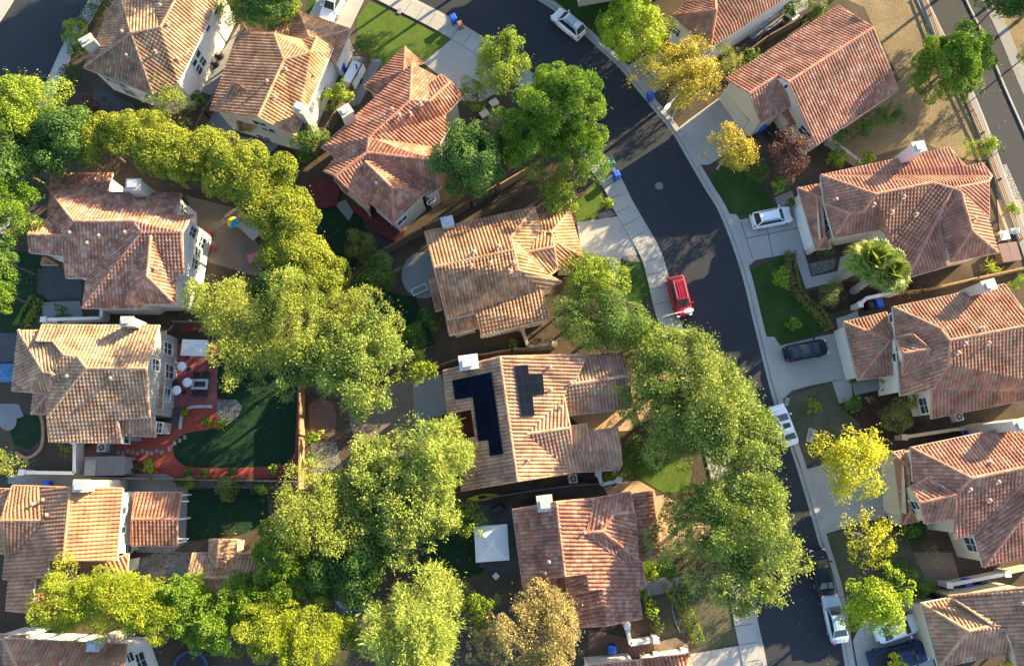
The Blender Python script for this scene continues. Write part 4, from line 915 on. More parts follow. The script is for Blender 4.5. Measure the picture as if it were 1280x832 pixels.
def make_tree(name, label, cat, base, R_, hc, kind, seed, group=None, trunk=True, dens=1.0, bark=None, flat=1.0, off=(0, 0)):
    """one plant: crown mesh and trunk with limbs; hc = height of the crown's middle"""
    rng = np.random.default_rng(seed)
    p, n, t, l, wd, var, cen, rad, vr = crown_points(R_, kind, rng, dens, flat)
    if hc < R_ * vr: hc = max(hc, R_ * vr * .55)
    p = p + np.array([off[0], off[1], hc]); ok = p[:, 2] > .06
    p, n, t, l, wd, var = p[ok], n[ok], t[ok], l[ok], wd[ok], var[ok]
    root = thing(name, label, cat, base, 0, group)
    me = leaf_mesh('crown', p, n, t, l, wd, var, _mc['leaves ' + kind]); link('crown' if trunk else 'foliage', me, root)
    mb = MB(); k = max(.035, R_ * .048)
    top = Vector((off[0] * .7, off[1] * .7, hc + R_ * vr * .2))
    mid = top * .5 + Vector((rng.uniform(-.2, .2), rng.uniform(-.2, .2), 0)) * R_ * .2
    mb.path([Vector((0, 0, -.1)), Vector((0, 0, .25)), mid, top], [k * 1.5, k * 1.1, k * .85, k * .45], 8)
    if len(cen) > 3:
        for i in rng.choice(len(cen), min(len(cen), 9), replace=False):
            e = Vector(cen[i]) + Vector((off[0], off[1], hc)); a = mid.lerp(top, float(rng.uniform(.1, .9)))
            if e.z < a.z - .3 * R_: continue
            b = a.lerp(e, .5) + Vector((0, 0, .06 * R_)); mb.path([a, b, e], [k * .45, k * .3, k * .1], 6)
    mb.build('trunk' if trunk else 'stem', bark or BARK, root)
    return root
def px_scale(px, py, h): return (P(px + 8, py, h) - P(px - 8, py, h)).length / 16
def tree(px, py, rpx, hc, kind, label, name='tree', cat='tree', group=None, dens=1.0, bark=None, flat=1.0, seed=None):
    c = P(px, py, hc); r = rpx * px_scale(px, py, hc)
    return make_tree(name, label, cat, (c.x, c.y, 0), r, hc, kind, seed if seed is not None else int(px * 13 + py * 7), group, hc > 1.6 and name not in ('shrub', 'bush'), dens, bark, flat)
G1 = 'yellow-green trees in the curved row'
for px, py, r, hc, lab in (
    (118, 172, 32, 6, 'first yellow-green tree of the curved row, touching the darker tree at far left'),
    (160, 168, 34, 6.5, 'second tree of the curved row, just below the blue-green bush by the top left house'),
    (203, 186, 40, 6.5, 'yellow-green tree of the curved row directly above the dull red house chimney'),
    (247, 196, 42, 6.5, 'yellow-green row tree above the dirt yard, left of its bend'),
    (290, 208, 43, 6.5, 'yellow-green row tree at the bend, below the orange house with white end wall'),
    (330, 234, 43, 6.5, 'yellow-green row tree leaning over the grey garden table'),
    (358, 272, 44, 6.5, 'bright row tree beside the dark lawn and the maroon deck octagon'),
    (368, 312, 44, 6, 'lower row tree, the brightest edge above the two pale pines'),
    (396, 345, 40, 5.5, 'last and darkest tree at the lower end of the curved row')):
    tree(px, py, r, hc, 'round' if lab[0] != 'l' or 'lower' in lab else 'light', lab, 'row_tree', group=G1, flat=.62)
for px, py, r, hc, kd, lab, nm in (
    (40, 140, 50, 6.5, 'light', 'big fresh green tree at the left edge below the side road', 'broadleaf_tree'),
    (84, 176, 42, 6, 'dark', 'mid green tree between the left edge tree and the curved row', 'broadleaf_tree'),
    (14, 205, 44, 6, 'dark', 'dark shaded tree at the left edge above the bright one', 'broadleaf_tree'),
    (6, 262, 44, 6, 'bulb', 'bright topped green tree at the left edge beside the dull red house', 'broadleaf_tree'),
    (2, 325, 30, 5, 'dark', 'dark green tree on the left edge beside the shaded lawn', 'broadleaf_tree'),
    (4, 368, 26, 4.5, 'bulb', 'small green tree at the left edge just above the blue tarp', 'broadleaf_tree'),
    (6, 580, 20, 3.5, 'palepine', 'small pale tree at the left edge below the round front lawn', 'small_tree'),
    (293, 388, 46, 6.5, 'palepine', 'pale soft pine overhanging the white canopy patio', 'pine_tree'),
    (318, 442, 44, 6, 'palepine', 'pale pine leaning over the dark green lawn beside the red patio', 'pine_tree'),
    (376, 398, 46, 6.5, 'palepine', 'soft pale pine in the middle of the garden clump', 'pine_tree'),
    (392, 452, 42, 6, 'oak', 'grey-green oak standing over the top of the weathered deck', 'oak_tree'),
    (448, 446, 58, 6.5, 'oak', 'large grey-green oak left of the spiky bright plant', 'oak_tree'),
    (700, 138, 54, 7.5, 'bulb', 'tallest dense green tree beside the road bend, with lit bulging top', 'cypress_tree'),
    (722, 192, 40, 6, 'bulb', 'lower bulging green tree at the sidewalk beside the green and blue bins', 'cypress_tree'),
    (655, 178, 42, 6.5, 'bulb', 'bulging green tree between the brown deck and the road trees', 'cypress_tree'),
    (588, 205, 48, 7, 'dark', 'round dark green tree hiding the lower right of the red winged house', 'broadleaf_tree'),
    (628, 80, 38, 4.5, 'light', 'leafy yellow-green tree at the end of the sunlit driveway by the road', 'small_tree'),
    (596, 118, 22, 2.6, 'light', 'small leafy tree above the two cream cushions', 'small_tree'),
    (700, 244, 28, 3.2, 'light', 'pale leaved small tree above the garage roof of the orange house', 'small_tree'),
    (213, 128, 28, 3.2, 'palepine', 'blue-green feathery tree at the corner of the top left house', 'small_tree'),
    (338, 8, 36, 4.5, 'dark', 'deep green tree at the top edge above the orange house', 'broadleaf_tree'),
    (362, 6, 20, 4.5, 'light', 'bright green tree at the top edge beside the white car', 'broadleaf_tree'),
    (293, 12, 24, 3.5, 'light', 'small lit tree at the top edge beside the long white wall', 'small_tree'),
    (458, 58, 17, 2.4, 'shrub', 'small dark leafy tree on the lawn edge above the white trailer', 'small_tree'),
    (424, 122, 22, 3.2, 'light', 'bright narrow tree between the white wall and the brick chimney', 'small_tree'),
    (386, 178, 26, 3.2, 'shrub', 'green tree at the lower corner of the orange house beside the fence', 'small_tree'),
    (790, 36, 46, 5.5, 'lime', 'yellow-green street tree beside the white car at the top', 'street_tree'),
    (850, 96, 47, 5.5, 'autumn', 'orange-gold autumn tree between two driveways on the right of the road', 'street_tree'),
    (907, 76, 20, 3, 'palepine', 'small grey-green tree between the autumn tree and the pink gable roof', 'small_tree'),
    (912, 188, 31, 4.5, 'autumn', 'gold tree on the lawn above the white wagon', 'street_tree'),
    (986, 191, 32, 4, 'purple', 'dark purple plum tree below the pink gable house', 'plum_tree'),
    (1186, 84, 46, 4.8, 'bulb', 'wide dark green pine on the dry grass lot beside the right road', 'pine_tree'),
    (1252, 4, 30, 5, 'dark', 'dark green tree at the top right edge beyond the right road', 'broadleaf_tree'),
    (1285, 68, 18, 3, 'shrub', 'green bush at the right edge on dry ground', 'small_tree'),
    (742, 352, 38, 3.6, 'light', 'light green tree right of the orange house, nearest the walkway', 'small_tree'),
    (760, 402, 46, 4.2, 'shrub', 'dense mid green tree above the solar house garage', 'broadleaf_tree'),
    (714, 400, 30, 4.2, 'shrub', 'dark green tree touching the lower right of the orange house', 'broadleaf_tree'),
    (800, 432, 36, 3.6, 'light', 'fresh green tree at the sidewalk below the street lamp', 'street_tree'),
    (848, 470, 60, 4.8, 'oak', 'grey-green oak reaching over the road below the red car', 'oak_tree'),
    (900, 522, 60, 7, 'oak', 'largest grey-green oak, spreading towards the white car with sunroof', 'oak_tree'),
    (835, 532, 46, 5, 'oak', 'shaded oak over the lawn right of the solar house', 'oak_tree'),
    (935, 655, 62, 7, 'oak', 'wide grey-green oak over the road above the dark parked car', 'oak_tree'),
    (882, 652, 54, 5.3, 'oak', 'grey-green oak over the tan drive right of the mottled house', 'oak_tree'),
    (922, 726, 44, 6.5, 'oak', 'lowest grey-green oak at the bottom of the street row', 'oak_tree'),
    (1061, 576, 46, 5, 'yellow', 'large bright yellow tree above the cream garage drive', 'street_tree'),
    (1082, 670, 37, 4.2, 'yellow', 'thinner yellow tree with bare twigs below the cream garage drive', 'street_tree'),
    (1098, 748, 40, 4.5, 'lime', 'dense lime green tree above the white car and the pickup', 'street_tree'),
    (1066, 768, 20, 3, 'lime', 'small lime tree beside the pale sedan', 'small_tree'),
    (546, 572, 46, 6.5, 'willow', 'pale feathery tree overlapping the lower left of the solar house', 'willow_tree'),
    (506, 632, 56, 6.5, 'oak', 'broad olive tree in the middle of the lower garden clump', 'olive_tree'),
    (452, 600, 44, 6, 'oak', 'olive tree beside the gravel steps below the dirt yard', 'olive_tree'),
    (446, 704, 44, 5, 'dark', 'dark shaded tree behind the blue-rimmed trampoline', 'broadleaf_tree'),
    (394, 648, 54, 6.5, 'palepine', 'bright pine with pale clumps right of the garden pavilion', 'pine_tree'),
    (360, 684, 42, 5, 'bulb', 'lower green pine touching the right end of the garden pavilion', 'pine_tree'),
    (408, 712, 36, 4.6, 'dark', 'dark shaded tree between the bright pine and the dark paving', 'broadleaf_tree'),
    (488, 586, 36, 5, 'oak', 'smaller olive tree against the dirt yard, above the broad one', 'olive_tree'),
    (536, 634, 38, 5.5, 'oak', 'olive tree below the pale feathery tree by the solar house', 'olive_tree'),
    (452, 652, 44, 5.5, 'oak', 'darker olive tree touching the bright pine clumps', 'olive_tree'),
    (352, 734, 34, 4.6, 'bulb', 'shaded pine right of the pavilion gravel', 'pine_tree'),
    (436, 392, 34, 5.5, 'palepine', 'pale pine at the upper right of the garden clump', 'pine_tree'),
    (348, 362, 34, 5.5, 'dark', 'dark tree between the curved row and the pale pines', 'broadleaf_tree'),
    (566, 745, 26, 3, 'olive', 'olive bushy tree between the feathery tree and the little bright tree', 'small_tree'),
    (520, 788, 62, 6.5, 'willow', 'large pale feathery tree at the bottom edge', 'willow_tree'),
    (582, 650, 26, 3, 'light', 'small yellow-green tree beside the square white gazebo', 'small_tree'),
    (598, 762, 24, 3.5, 'light', 'small bright tree left of the tan tree at the bottom', 'small_tree'),
    (672, 788, 58, 6.5, 'tan', 'tan-brown tree at the bottom beside the mottled house', 'broadleaf_tree'),
    (612, 800, 30, 4, 'tan', 'lower tan tree between the feathery tree and the bigger tan one', 'small_tree'),
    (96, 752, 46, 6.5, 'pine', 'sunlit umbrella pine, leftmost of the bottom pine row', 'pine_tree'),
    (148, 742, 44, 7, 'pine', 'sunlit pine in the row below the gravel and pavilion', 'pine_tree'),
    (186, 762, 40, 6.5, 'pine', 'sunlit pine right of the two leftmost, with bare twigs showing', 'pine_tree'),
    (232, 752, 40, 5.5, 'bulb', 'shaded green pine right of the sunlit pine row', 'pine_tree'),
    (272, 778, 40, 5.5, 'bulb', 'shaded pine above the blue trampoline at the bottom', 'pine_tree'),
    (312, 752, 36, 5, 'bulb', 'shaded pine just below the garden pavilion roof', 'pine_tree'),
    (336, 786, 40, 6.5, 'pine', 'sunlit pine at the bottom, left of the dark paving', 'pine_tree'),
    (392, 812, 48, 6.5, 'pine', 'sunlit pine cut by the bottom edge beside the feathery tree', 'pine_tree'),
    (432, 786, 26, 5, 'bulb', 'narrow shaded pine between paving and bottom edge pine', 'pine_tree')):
    tree(px, py, r, hc, kd, lab, nm, bark=BARKP if kd in ('yellow', 'autumn', 'lime') else None, dens=.62 if 'thinner' in lab else 1.35 if 'leafy yellow' in lab or 'dry grass lot' in lab else 1.0)
# shrubs and small plants
for px, py, r, hc, kd, lab, nm in (
    (88, 94, 15, 1.3, 'ball', 'largest clipped round shrub at the corner of the top left house', 'shrub'),
    (115, 18, 14, 1.2, 'ball', 'clipped round shrub second from the top edge by the side road', 'shrub'),
    (126, 2, 14, 1.2, 'ball', 'clipped round shrub at the very top edge by the side road', 'shrub'),
    (102, 30, 10, 1.1, 'olive', 'small olive ball shrub beside the yellow-green bush at the side road', 'shrub'),
    (98, 42, 20, 1.5, 'light', 'yellow-green bush beside the side road, in front of the white chimney', 'shrub'),
    (79, 121, 10, 1, 'ball', 'lowest clipped ball shrub by the shaded path', 'shrub'),
    (96, 62, 12, 1.1, 'shrub', 'dark bush under the white chimney of the top left house', 'shrub'),
    (118, 140, 24, 1.3, 'purple', 'low purple bush in the shade below the top left house', 'shrub'),
    (248, 125, 12, 1.2, 'shrub', 'dark bush at the foot of the side yard gate', 'shrub'),
    (455, 306, 25, 2.2, 'olive', 'olive coloured bush hanging over the maroon deck stair', 'shrub'),
    (473, 346, 28, 2.4, 'shrub', 'deep green bush left of the round concrete patio', 'shrub'),
    (521, 465, 27, 2.2, 'spiky', 'bright green spiky plant at the corner of the concrete patio', 'shrub'),
    (516, 418, 22, 1.6, 'shrub', 'shaded bush above the spiky bright plant', 'shrub'),
    (536, 400, 16, 1.3, 'shrub', 'dark bush beside the left wall of the orange house', 'shrub'),
    (392, 548, 12, 1.3, 'light', 'bright bush between the wood fence and the deck', 'shrub'),
    (388, 575, 8, .8, 'shrub', 'little green bush in the gravel below the deck', 'shrub'),
    (188, 582, 11, .9, 'light', 'yellow-green bush beside the round black planter', 'shrub'),
    (231, 515, 6, .5, 'light', 'small plant in the red bark beside the stone border', 'shrub'),
    (260, 527, 7, .6, 'light', 'leafy plant in the red bark left of the agave', 'shrub'),
    (278, 530, 8, .6, 'spiky', 'pale spiky agave at the tip of the gravel bed', 'shrub'),
    (236, 590, 6, .5, 'shrub', 'first small plant along the red bark border, near the planter', 'shrub'),
    (257, 591, 6, .5, 'light', 'second small plant along the red bark border', 'shrub'),
    (290, 590, 7, .6, 'shrub', 'third small plant along the red bark border, below the turf', 'shrub'),
    (343, 586, 8, .6, 'light', 'pale plant in the red bark at the turf corner', 'shrub'),
    (238, 603, 10, .8, 'light', 'round bright bush in the gravel below the red border', 'shrub'),
    (226, 601, 8, .7, 'shrub', 'round dark bush in the gravel strip left of the bright one', 'shrub'),
    (285, 606, 20, 1, 'olive', 'spreading bush over the gravel strip above the shaded lawn', 'shrub'),
    (330, 612, 14, 1, 'shrub', 'dark bush at the end of the gravel strip', 'shrub'),
    (288, 668, 14, 1.4, 'dry', 'straw-coloured flowering bush beside the pavilion gable', 'shrub'),
    (84, 560, 10, .9, 'olive', 'olive bush in the dark bed below the tan-tiled house', 'shrub'),
    (62, 515, 10, .8, 'shrub', 'green bush between the round lawn and the house wall', 'shrub'),
    (80, 392, 12, .7, 'shrub', 'low hedge bush beside the white frame at the shaded walk', 'shrub'),
    (758, 253, 9, .9, 'light', 'round bright clipped shrub beside the short driveway', 'shrub'),
    (640, 432, 9, .8, 'shrub', 'green bush below the orange house near the fence', 'shrub'),
    (800, 572, 26, 1.8, 'shrub', 'dark rose bush on the lawn right of the solar house', 'shrub'),
    (762, 598, 10, .8, 'light', 'small bright bush inside the white corner wall', 'shrub'),
    (815, 716, 14, .9, 'light', 'fresh green bush beside the mottled house walkway', 'shrub'),
    (815, 765, 10, .8, 'light', 'round green bush in the bed left of the clipped hedge', 'shrub'),
    (812, 752, 7, .6, 'light', 'small bright bush above the round potted one', 'shrub'),
    (838, 712, 13, .9, 'shrub', 'dark bush at the end of the mottled house walkway', 'shrub'),
    (858, 735, 12, .9, 'shrub', 'dark bush behind the bright clipped hedge', 'shrub'),
    (822, 780, 9, .6, 'olive', 'olive tuft in the bed above the curved tan path', 'shrub'),
    (804, 742, 9, .7, 'shrub', 'dark bush at the corner of the mottled house', 'shrub'),
    (1098, 152, 20, 1.8, 'shrub', 'large green bush along the right wall of the pink gable house', 'shrub'),
    (1118, 140, 16, 1.6, 'shrub', 'green bush nearest the dry lot along the pink gable house', 'shrub'),
    (1076, 165, 16, 1.5, 'shrub', 'second green bush along the wall of the pink gable house', 'shrub'),
    (1048, 172, 14, 1.3, 'shrub', 'dark bush at the lower corner of the pink gable house', 'shrub'),
    (1046, 200, 15, 1.4, 'light', 'green bush below the low garden wall near the plum tree', 'shrub'),
    (1083, 199, 13, 1.2, 'light', 'bright small bush at the top edge of the palm house roof', 'shrub'),
    (975, 232, 13, 1, 'light', 'lit low bush between the plum tree and the white wagon', 'shrub'),
    (945, 215, 16, 1.2, 'shrub', 'dark hedge bush between the gold tree and the plum tree', 'shrub'),
    (1222, 186, 20, 1.8, 'light', 'sunlit bush at the edge of the right road', 'shrub'),
    (1238, 186, 14, 1.5, 'shrub', 'dark bush touching the right road fence', 'shrub'),
    (1264, 262, 9, .7, 'light', 'low plants beside the round table by the right road', 'shrub'),
    (988, 253, 6, .7, 'shrub', 'tiny bush beside the white garage door', 'shrub'),
    (1030, 312, 14, 1, 'shrub', 'dark bush in the corner by the garage with the white door', 'shrub'),
    (1036, 368, 21, 1.8, 'olive', 'olive-gold small tree left of the palm', 'shrub'),
    (977, 348, 15, 1.6, 'light', 'leafy young tree on the lawn beside the curved hedge', 'shrub'),
    (992, 405, 9, .6, 'light', 'small bush on the lawn above the black car', 'shrub'),
    (1016, 506, 11, 1.2, 'light', 'young bright tree on the patchy lawn beside the white car', 'shrub'),
    (1119, 518, 24, 1.8, 'olive', 'wide olive shrub below the steps on dark mulch', 'shrub'),
    (1066, 506, 12, .9, 'shrub', 'green bush beside the foot of the steps', 'shrub'),
    (1088, 500, 6, .5, 'dry', 'grey-green tuft on the mulch below the steps', 'shrub'),
    (1108, 478, 14, .7, 'shrub', 'low hedge under the white garage side wall', 'shrub'),
    (1142, 502, 10, 1.2, 'spiky', 'spiky plant in front of the white bay window', 'shrub'),
    (1138, 660, 15, 1, 'shrub', 'dark bush beside the cream garage wall', 'shrub'),
    (1162, 690, 18, 1.2, 'dry', 'straw-coloured dry bush in front of the window', 'shrub'),
    (1120, 716, 24, 1, 'shrub', 'dark low bush left of the bare dirt bed', 'shrub'),
    (1152, 732, 18, .9, 'shrub', 'dark bush by the corner of the white yard wall', 'shrub'),
    (1106, 702, 10, .8, 'shrub', 'little dark bush under the thinner yellow tree', 'shrub'),
    (1155, 328, 10, .9, 'shrub', 'bush in the shaded side yard below the palm house', 'shrub'),
    (1235, 336, 12, 1, 'spiky', 'fan-leaved plant at the back corner of the palm house', 'shrub'),
    (1270, 350, 14, 1, 'light', 'bright bush at the right edge above the sunlit roof', 'shrub'),
    (1136, 362, 14, 1.1, 'purple', 'pink flowering bush under the right side of the palm', 'shrub'),
    (1118, 828, 12, 1.5, 'yellow', 'yellow twiggy bush beside the pickup at the bottom edge', 'shrub'),
    (1270, 468, 10, .8, 'light', 'bright bush at the right edge beside the orange-lit roof', 'shrub'),
    (1262, 826, 26, 2.5, 'autumn', 'golden bush over the bottom edge beside the tan house', 'shrub'),
    (985, 12, 14, 1.2, 'shrub', 'green bush behind the pink gable house near the top edge', 'shrub'),
    (1020, 18, 18, 1.4, 'shrub', 'larger green bush at the top edge near the dry lot', 'shrub'),
    (935, 70, 14, .8, 'shrub', 'low bush in the side yard of the white-walled house', 'shrub')):
    tree(px, py, r, hc, kd, lab, nm, 'bush')
def litter(n):
    """fallen leaves over the ground near the trees: nobody could count them"""
    rng = np.random.default_rng(3); c = []
    spots = [o for o in SC.objects if o.type == 'EMPTY' and o.get('category') == 'tree']
    for k in range(n):
        o = spots[int(rng.integers(len(spots)))]; r, a = abs(rng.normal()) * 4.5, rng.uniform(0, 6.28); x, y = o.location.x + r * math.cos(a), o.location.y + r * math.sin(a); c.append((x, y, .14 + rng.uniform(0, .01)))
    N = len(c); nn = unit(rng.normal(size=(N, 3)) * .25 + np.array([0, 0, 1.0])); t = unit(rng.normal(size=(N, 3)))
    m = ramp_mat('fallen leaves', [(.10, .06, .03), (.20, .13, .05), (.30, .21, .06), (.16, .14, .05)], weather=0)
    o = link('fallen_leaves', leaf_mesh('fallen_leaves', np.array(c), nn, t, rng.uniform(.08, .2, N), rng.uniform(.05, .12, N), rng.uniform(0, 1, N), m)); o['kind'] = 'stuff'; o['label'] = 'scattered brown fallen leaves on the ground beneath the trees'
litter(9000)
def hedge(px_path, wd, ht, kind, label):
    pts = smooth_line([P(a, b) for a, b in px_path], 5); rng = np.random.default_rng(len(label)); C, Nn = [], []
    for i in range(len(pts) - 1):
        a, b = np.array(pts[i]), np.array(pts[i + 1]); L = np.linalg.norm(b - a); t = (b - a) / L; s = np.array([-t[1], t[0], 0])
        n = int(L * (wd + 2 * ht) * 60)
        u = rng.uniform(0, 1, n); ang = rng.uniform(-.2, math.pi + .2, n)
        d = np.cos(ang)[:, None] * s[None] + np.sin(ang)[:, None] * np.array([0, 0, 1.0])
        sq = np.abs(d @ s) ** .5 * np.sign(d @ s); hz = np.clip(d[:, 2], 0, 1) ** .5
        C.append(a + u[:, None] * (b - a) + s * (sq * wd / 2 * rng.uniform(.9, 1.06, n))[:, None] + np.array([0, 0, 1.0]) * (ht * hz * rng.uniform(.9, 1.05, n))[:, None]); Nn.append(d)
    C, Nn = np.concatenate(C), np.concatenate(Nn); N = len(C); o = pts[len(pts) // 2]
    n = unit(Nn + rng.normal(size=(N, 3)) * .6); t = unit(rng.normal(size=(N, 3)))
    root = thing('hedge', label, 'hedge', o)
    link('foliage', leaf_mesh('foliage', C - np.array(o), n, t, rng.uniform(.14, .24, N), rng.uniform(.1, .17, N), rng.uniform(0, 1, N), _mc['leaves ' + kind]), root)
    mb = MB()
    for q in pts[::3]: mb.tube(q - o, q - o + Vector((0, 0, ht * .7)), .04, .02, 5)
    mb.build('stem', BARK, root)
hedge([(985, 316), (987, 340), (992, 360), (1005, 380), (1022, 394), (1032, 414)], 1.15, 1.1, 'olive', 'olive clipped hedge curving across the lawn above the black car')
hedge([(832, 728), (848, 752), (862, 772), (872, 800)], 1.2, .9, 'light', 'bright clipped hedge running down to the concrete drive at the bottom')
hedge([(1058, 474), (1082, 470), (1104, 466)], .9, .8, 'shrub', 'low green hedge along the garage beside the steps')
hedge([(28, 410), (40, 388), (50, 372)], 1.6, .7, 'light', 'green hedge strip at the left beside the shaded front walk')
# palm
def palm(px, py, hc, label, seed):
    c = P(px, py, hc); root = thing('palm_tree', label, 'palm tree', (c.x, c.y, 0), float(seed), 'fan palms'); rng = np.random.default_rng(seed)
    mb = MB(); q = []
    for i in range(15): q.append(Vector((.18 * math.sin(i * .2), .1 * math.cos(i * .3) - .1, hc * i / 14)))
    mb.path(q, [.42 - .010 * i + .02 * (i % 2) for i in range(15)], 10)
    mb.build('trunk', BARKP, root)
    mg = MB(); top = q[-1]
    for k in range(52):
        az = k * 2.39996 + rng.uniform(-.3, .3); el = R(78 - 110 * (k / 52) ** .85); d = Vector((math.cos(az) * math.cos(el), math.sin(az) * math.cos(el), math.sin(el)))
        L = rng.uniform(.9, 1.6); tip = top + d * L + Vector((0, 0, -.10 * L)); mg.var = float(rng.uniform(0, .3)); mg.tube(top + d * .15, tip, .05, .03, 5, False)
        side = d.cross(Vector((0, 0, 1)))
        side = side.normalized() if side.length > .05 else Vector((1, 0, 0)); up = side.cross(d).normalized()
        nb = 17
        for j in range(nb):
            a = R(-118 + 236 * j / (nb - 1)); l = 1.15 * (1 - .25 * abs(j - nb // 2) / nb) * rng.uniform(.9, 1.1)
            e = (d * math.cos(a) + side * math.sin(a)).normalized(); mid = tip + e * l * .6 + up * .06; en = tip + e * l + Vector((0, 0, -.42 * l)) * abs(1 - max(0, d.z))
            w_ = (side * math.cos(a) - d * math.sin(a)).normalized() * .085; mg.var = float(np.clip(rng.uniform(.2, 1), 0, 1))
            mg.face([tip - w_ * .5, mid - w_, mid + w_, tip + w_ * .5]); mg.face([mid - w_, en, mid + w_])
    mg.build('crown', ramp_mat('palm fronds', [(.06, .11, .02), (.13, .20, .03), (.22, .28, .04), (.34, .34, .07)], rough=.45, spec=.4, weather=.1, transl=.3), root)
    return root
palm(1091, 322, 7.6, 'fan palm, the upper left of the two before the red and pink tiled house', 5)
palm(1111, 340, 7.2, 'fan palm, the lower right of the two before the red and pink tiled house', 9)
# ------------------------------------------------------------------ vehicles
TYRE = mat('tyre rubber', (.015, .015, .016), rough=.85, noise=0); RIM = mat('alloy rim', (.45, .46, .48), rough=.3, metal=.8, noise=0)
LAMPW = mat('headlight lens', (.75, .78, .8), rough=.1, spec=.6, noise=0); LAMPR = mat('tail light lens', (.35, .012, .012), rough=.15, spec=.6, noise=0)
CGLASS = mat('car glass', (.02, .03, .035), rough=.04, spec=.8, noise=0); BLACKP = mat('black plastic', (.02, .02, .022), rough=.5, noise=0)
def car(nose, tail, kind, col, label, roofx=None, name='parked_car', cat='car'):
    a, b = P(*nose, .6), P(*tail, .6); c = (a + b) / 2; d = (a - b); rz = math.atan2(d.y, d.x)
    L, W = d.length, {'sedan': 1.82, 'suv': 1.92, 'pickup': 2.0}[kind]
    L = min(max(L, 4.4), 5.7); S = L / 4.7
    paint = mat('paint ' + str(col), col, rough=.3, spec=.5 if col[1] > .1 else .25, noise=0, coat=.6 if col[1] > .1 else .15)
    root = thing(name, label, cat, (c.x, c.y, 0.03), rz, None)
    hb, hr = {'sedan': (.95, 1.42), 'suv': (1.05, 1.70), 'pickup': (1.1, 1.78)}[kind]
    # stations: x, half width factor, deck height
    if kind == 'sedan': stn = [(-2.35, .72, .62), (-2.28, .86, .86), (-1.9, .96, .98), (-1.2, 1, .97), (0, 1, .95), (.95, 1, .93), (1.7, .97, .84), (2.15, .88, .72), (2.33, .70, .52)]; cab = [(-1.72, -.95), (1.25, .45)]
    elif kind == 'suv': stn = [(-2.35, .84, .70), (-2.30, .93, 1.02), (-1.9, .98, 1.07), (-1.2, 1, 1.06), (0, 1, 1.05), (.95, 1, 1.04), (1.7, .97, .98), (2.15, .90, .86), (2.33, .74, .60)]; cab = [(-2.18, -1.72), (1.25, .55)]
    else: stn = [(-2.35, .95, .95), (-2.32, .98, 1.10), (-1.9, 1, 1.10), (-1.2, 1, 1.10), (-.55, 1, 1.10), (.95, 1, 1.10), (1.7, .98, 1.06), (2.15, .92, .96), (2.33, .78, .66)]; cab = [(-.52, -.38), (1.35, .72)]
    body = MB(); h = W / 2; rings = []
    for x, f, z in stn:
        w_ = h * f; x *= S
        rings.append([(x, -w_ * .93, .22), (x, -w_, .45), (x, -w_ * .985, z - .14), (x, -w_ * .90, z - .02), (x, -w_ * .5, z + .03), (x, 0, z + .04), (x, w_ * .5, z + .03), (x, w_ * .90, z - .02), (x, w_ * .985, z - .14), (x, w_, .45), (x, w_ * .93, .22)])
    n = 11; vs = [p for r in rings for p in r]; fs = []
    for i in range(len(rings) - 1):
        for j in range(n - 1): fs.append((i * n + j, (i + 1) * n + j, (i + 1) * n + j + 1, i * n + j + 1))
        fs.append((i * n + n - 1, (i + 1) * n + n - 1, (i + 1) * n, i * n))
    fs.append(tuple(range(n))); fs.append(tuple(range((len(rings) - 1) * n + n - 1, (len(rings) - 1) * n - 1, -1)))
    body.mesh(vs, fs)
    # cabin: belt ring, roof ring
    (rb, rt), (fb, ft) = cab; rb, rt, fb, ft = rb * S, rt * S, fb * S, ft * S; wb, wr = h * .90, h * .70
    B = [(fb, -wb * .86, hb), (fb, wb * .86, hb), (rb, wb * .92, hb), (rb, -wb * .92, hb)]; mid = (fb * .45 + rb * .55)
    Tp = [(ft, -wr * .92, hr - .05), (ft, wr * .92, hr - .05), (rt, wr * .92, hr - .04), (rt, -wr * .92, hr - .04)]
    body.face([B[0], B[1], Tp[1], Tp[0]]); body.face([B[1], B[2], Tp[2], Tp[1]]); body.face([B[2], B[3], Tp[3], Tp[2]]); body.face([B[3], B[0], Tp[0], Tp[3]])
    k = 5; top = []
    for i in range(k):
        x = ft + (rt - ft) * i / (k - 1); zz = hr - .05 + .06 * math.sin(math.pi * (.15 + .7 * i / (k - 1))); top.append([(x, -wr * .92, hr - .045), (x, -wr * .55, zz), (x, 0, zz + .015), (x, wr * .55, zz), (x, wr * .92, hr - .045)])
    for i in range(k - 1):
        for j in range(4): body.face([top[i][j], top[i + 1][j], top[i + 1][j + 1], top[i][j + 1]][::-1])
    if kind == 'pickup':
        pass
    bo = body.build('body', paint, root)
    bv = bo.modifiers.new('bevel', 'BEVEL'); bv.width = .04; bv.segments = 2; bv.limit_method = 'ANGLE'; bv.angle_limit = R(35)
    def pane(name, q, e=.07, out=.02):
        q = [Vector(p) for p in q]; cc = sum(q, Vector()) / 4; nn = (q[1] - q[0]).cross(q[2] - q[0]).normalized()
        if nn.dot(cc - Vector((mid, 0, hb - .3))) < 0: nn = -nn; q = q[::-1]
        q = [p + (cc - p).normalized() * e * 1.4 + nn * out for p in q]; m_ = MB(); m_.face(q); m_.face([p - nn * .012 for p in q[::-1]])
        for i in range(4): m_.face([q[i], q[i] - nn * .012, q[(i + 1) % 4] - nn * .012, q[(i + 1) % 4]])
        return m_.build(name, CGLASS, root)
    pane('windshield', [B[0], B[1], Tp[1], Tp[0]]); pane('rear_window', [B[2], B[3], Tp[3], Tp[2]])
    pane('side_window', [B[1], B[2], Tp[2], Tp[1]]); pane('side_window', [B[3], B[0], Tp[0], Tp[3]])
    if roofx == 'sunroof':
        m_ = MB(); m_.box((ft - .5, 0, hr + .035), (.5, wr * 1.2, .03)); m_.build('sunroof', CGLASS, root)
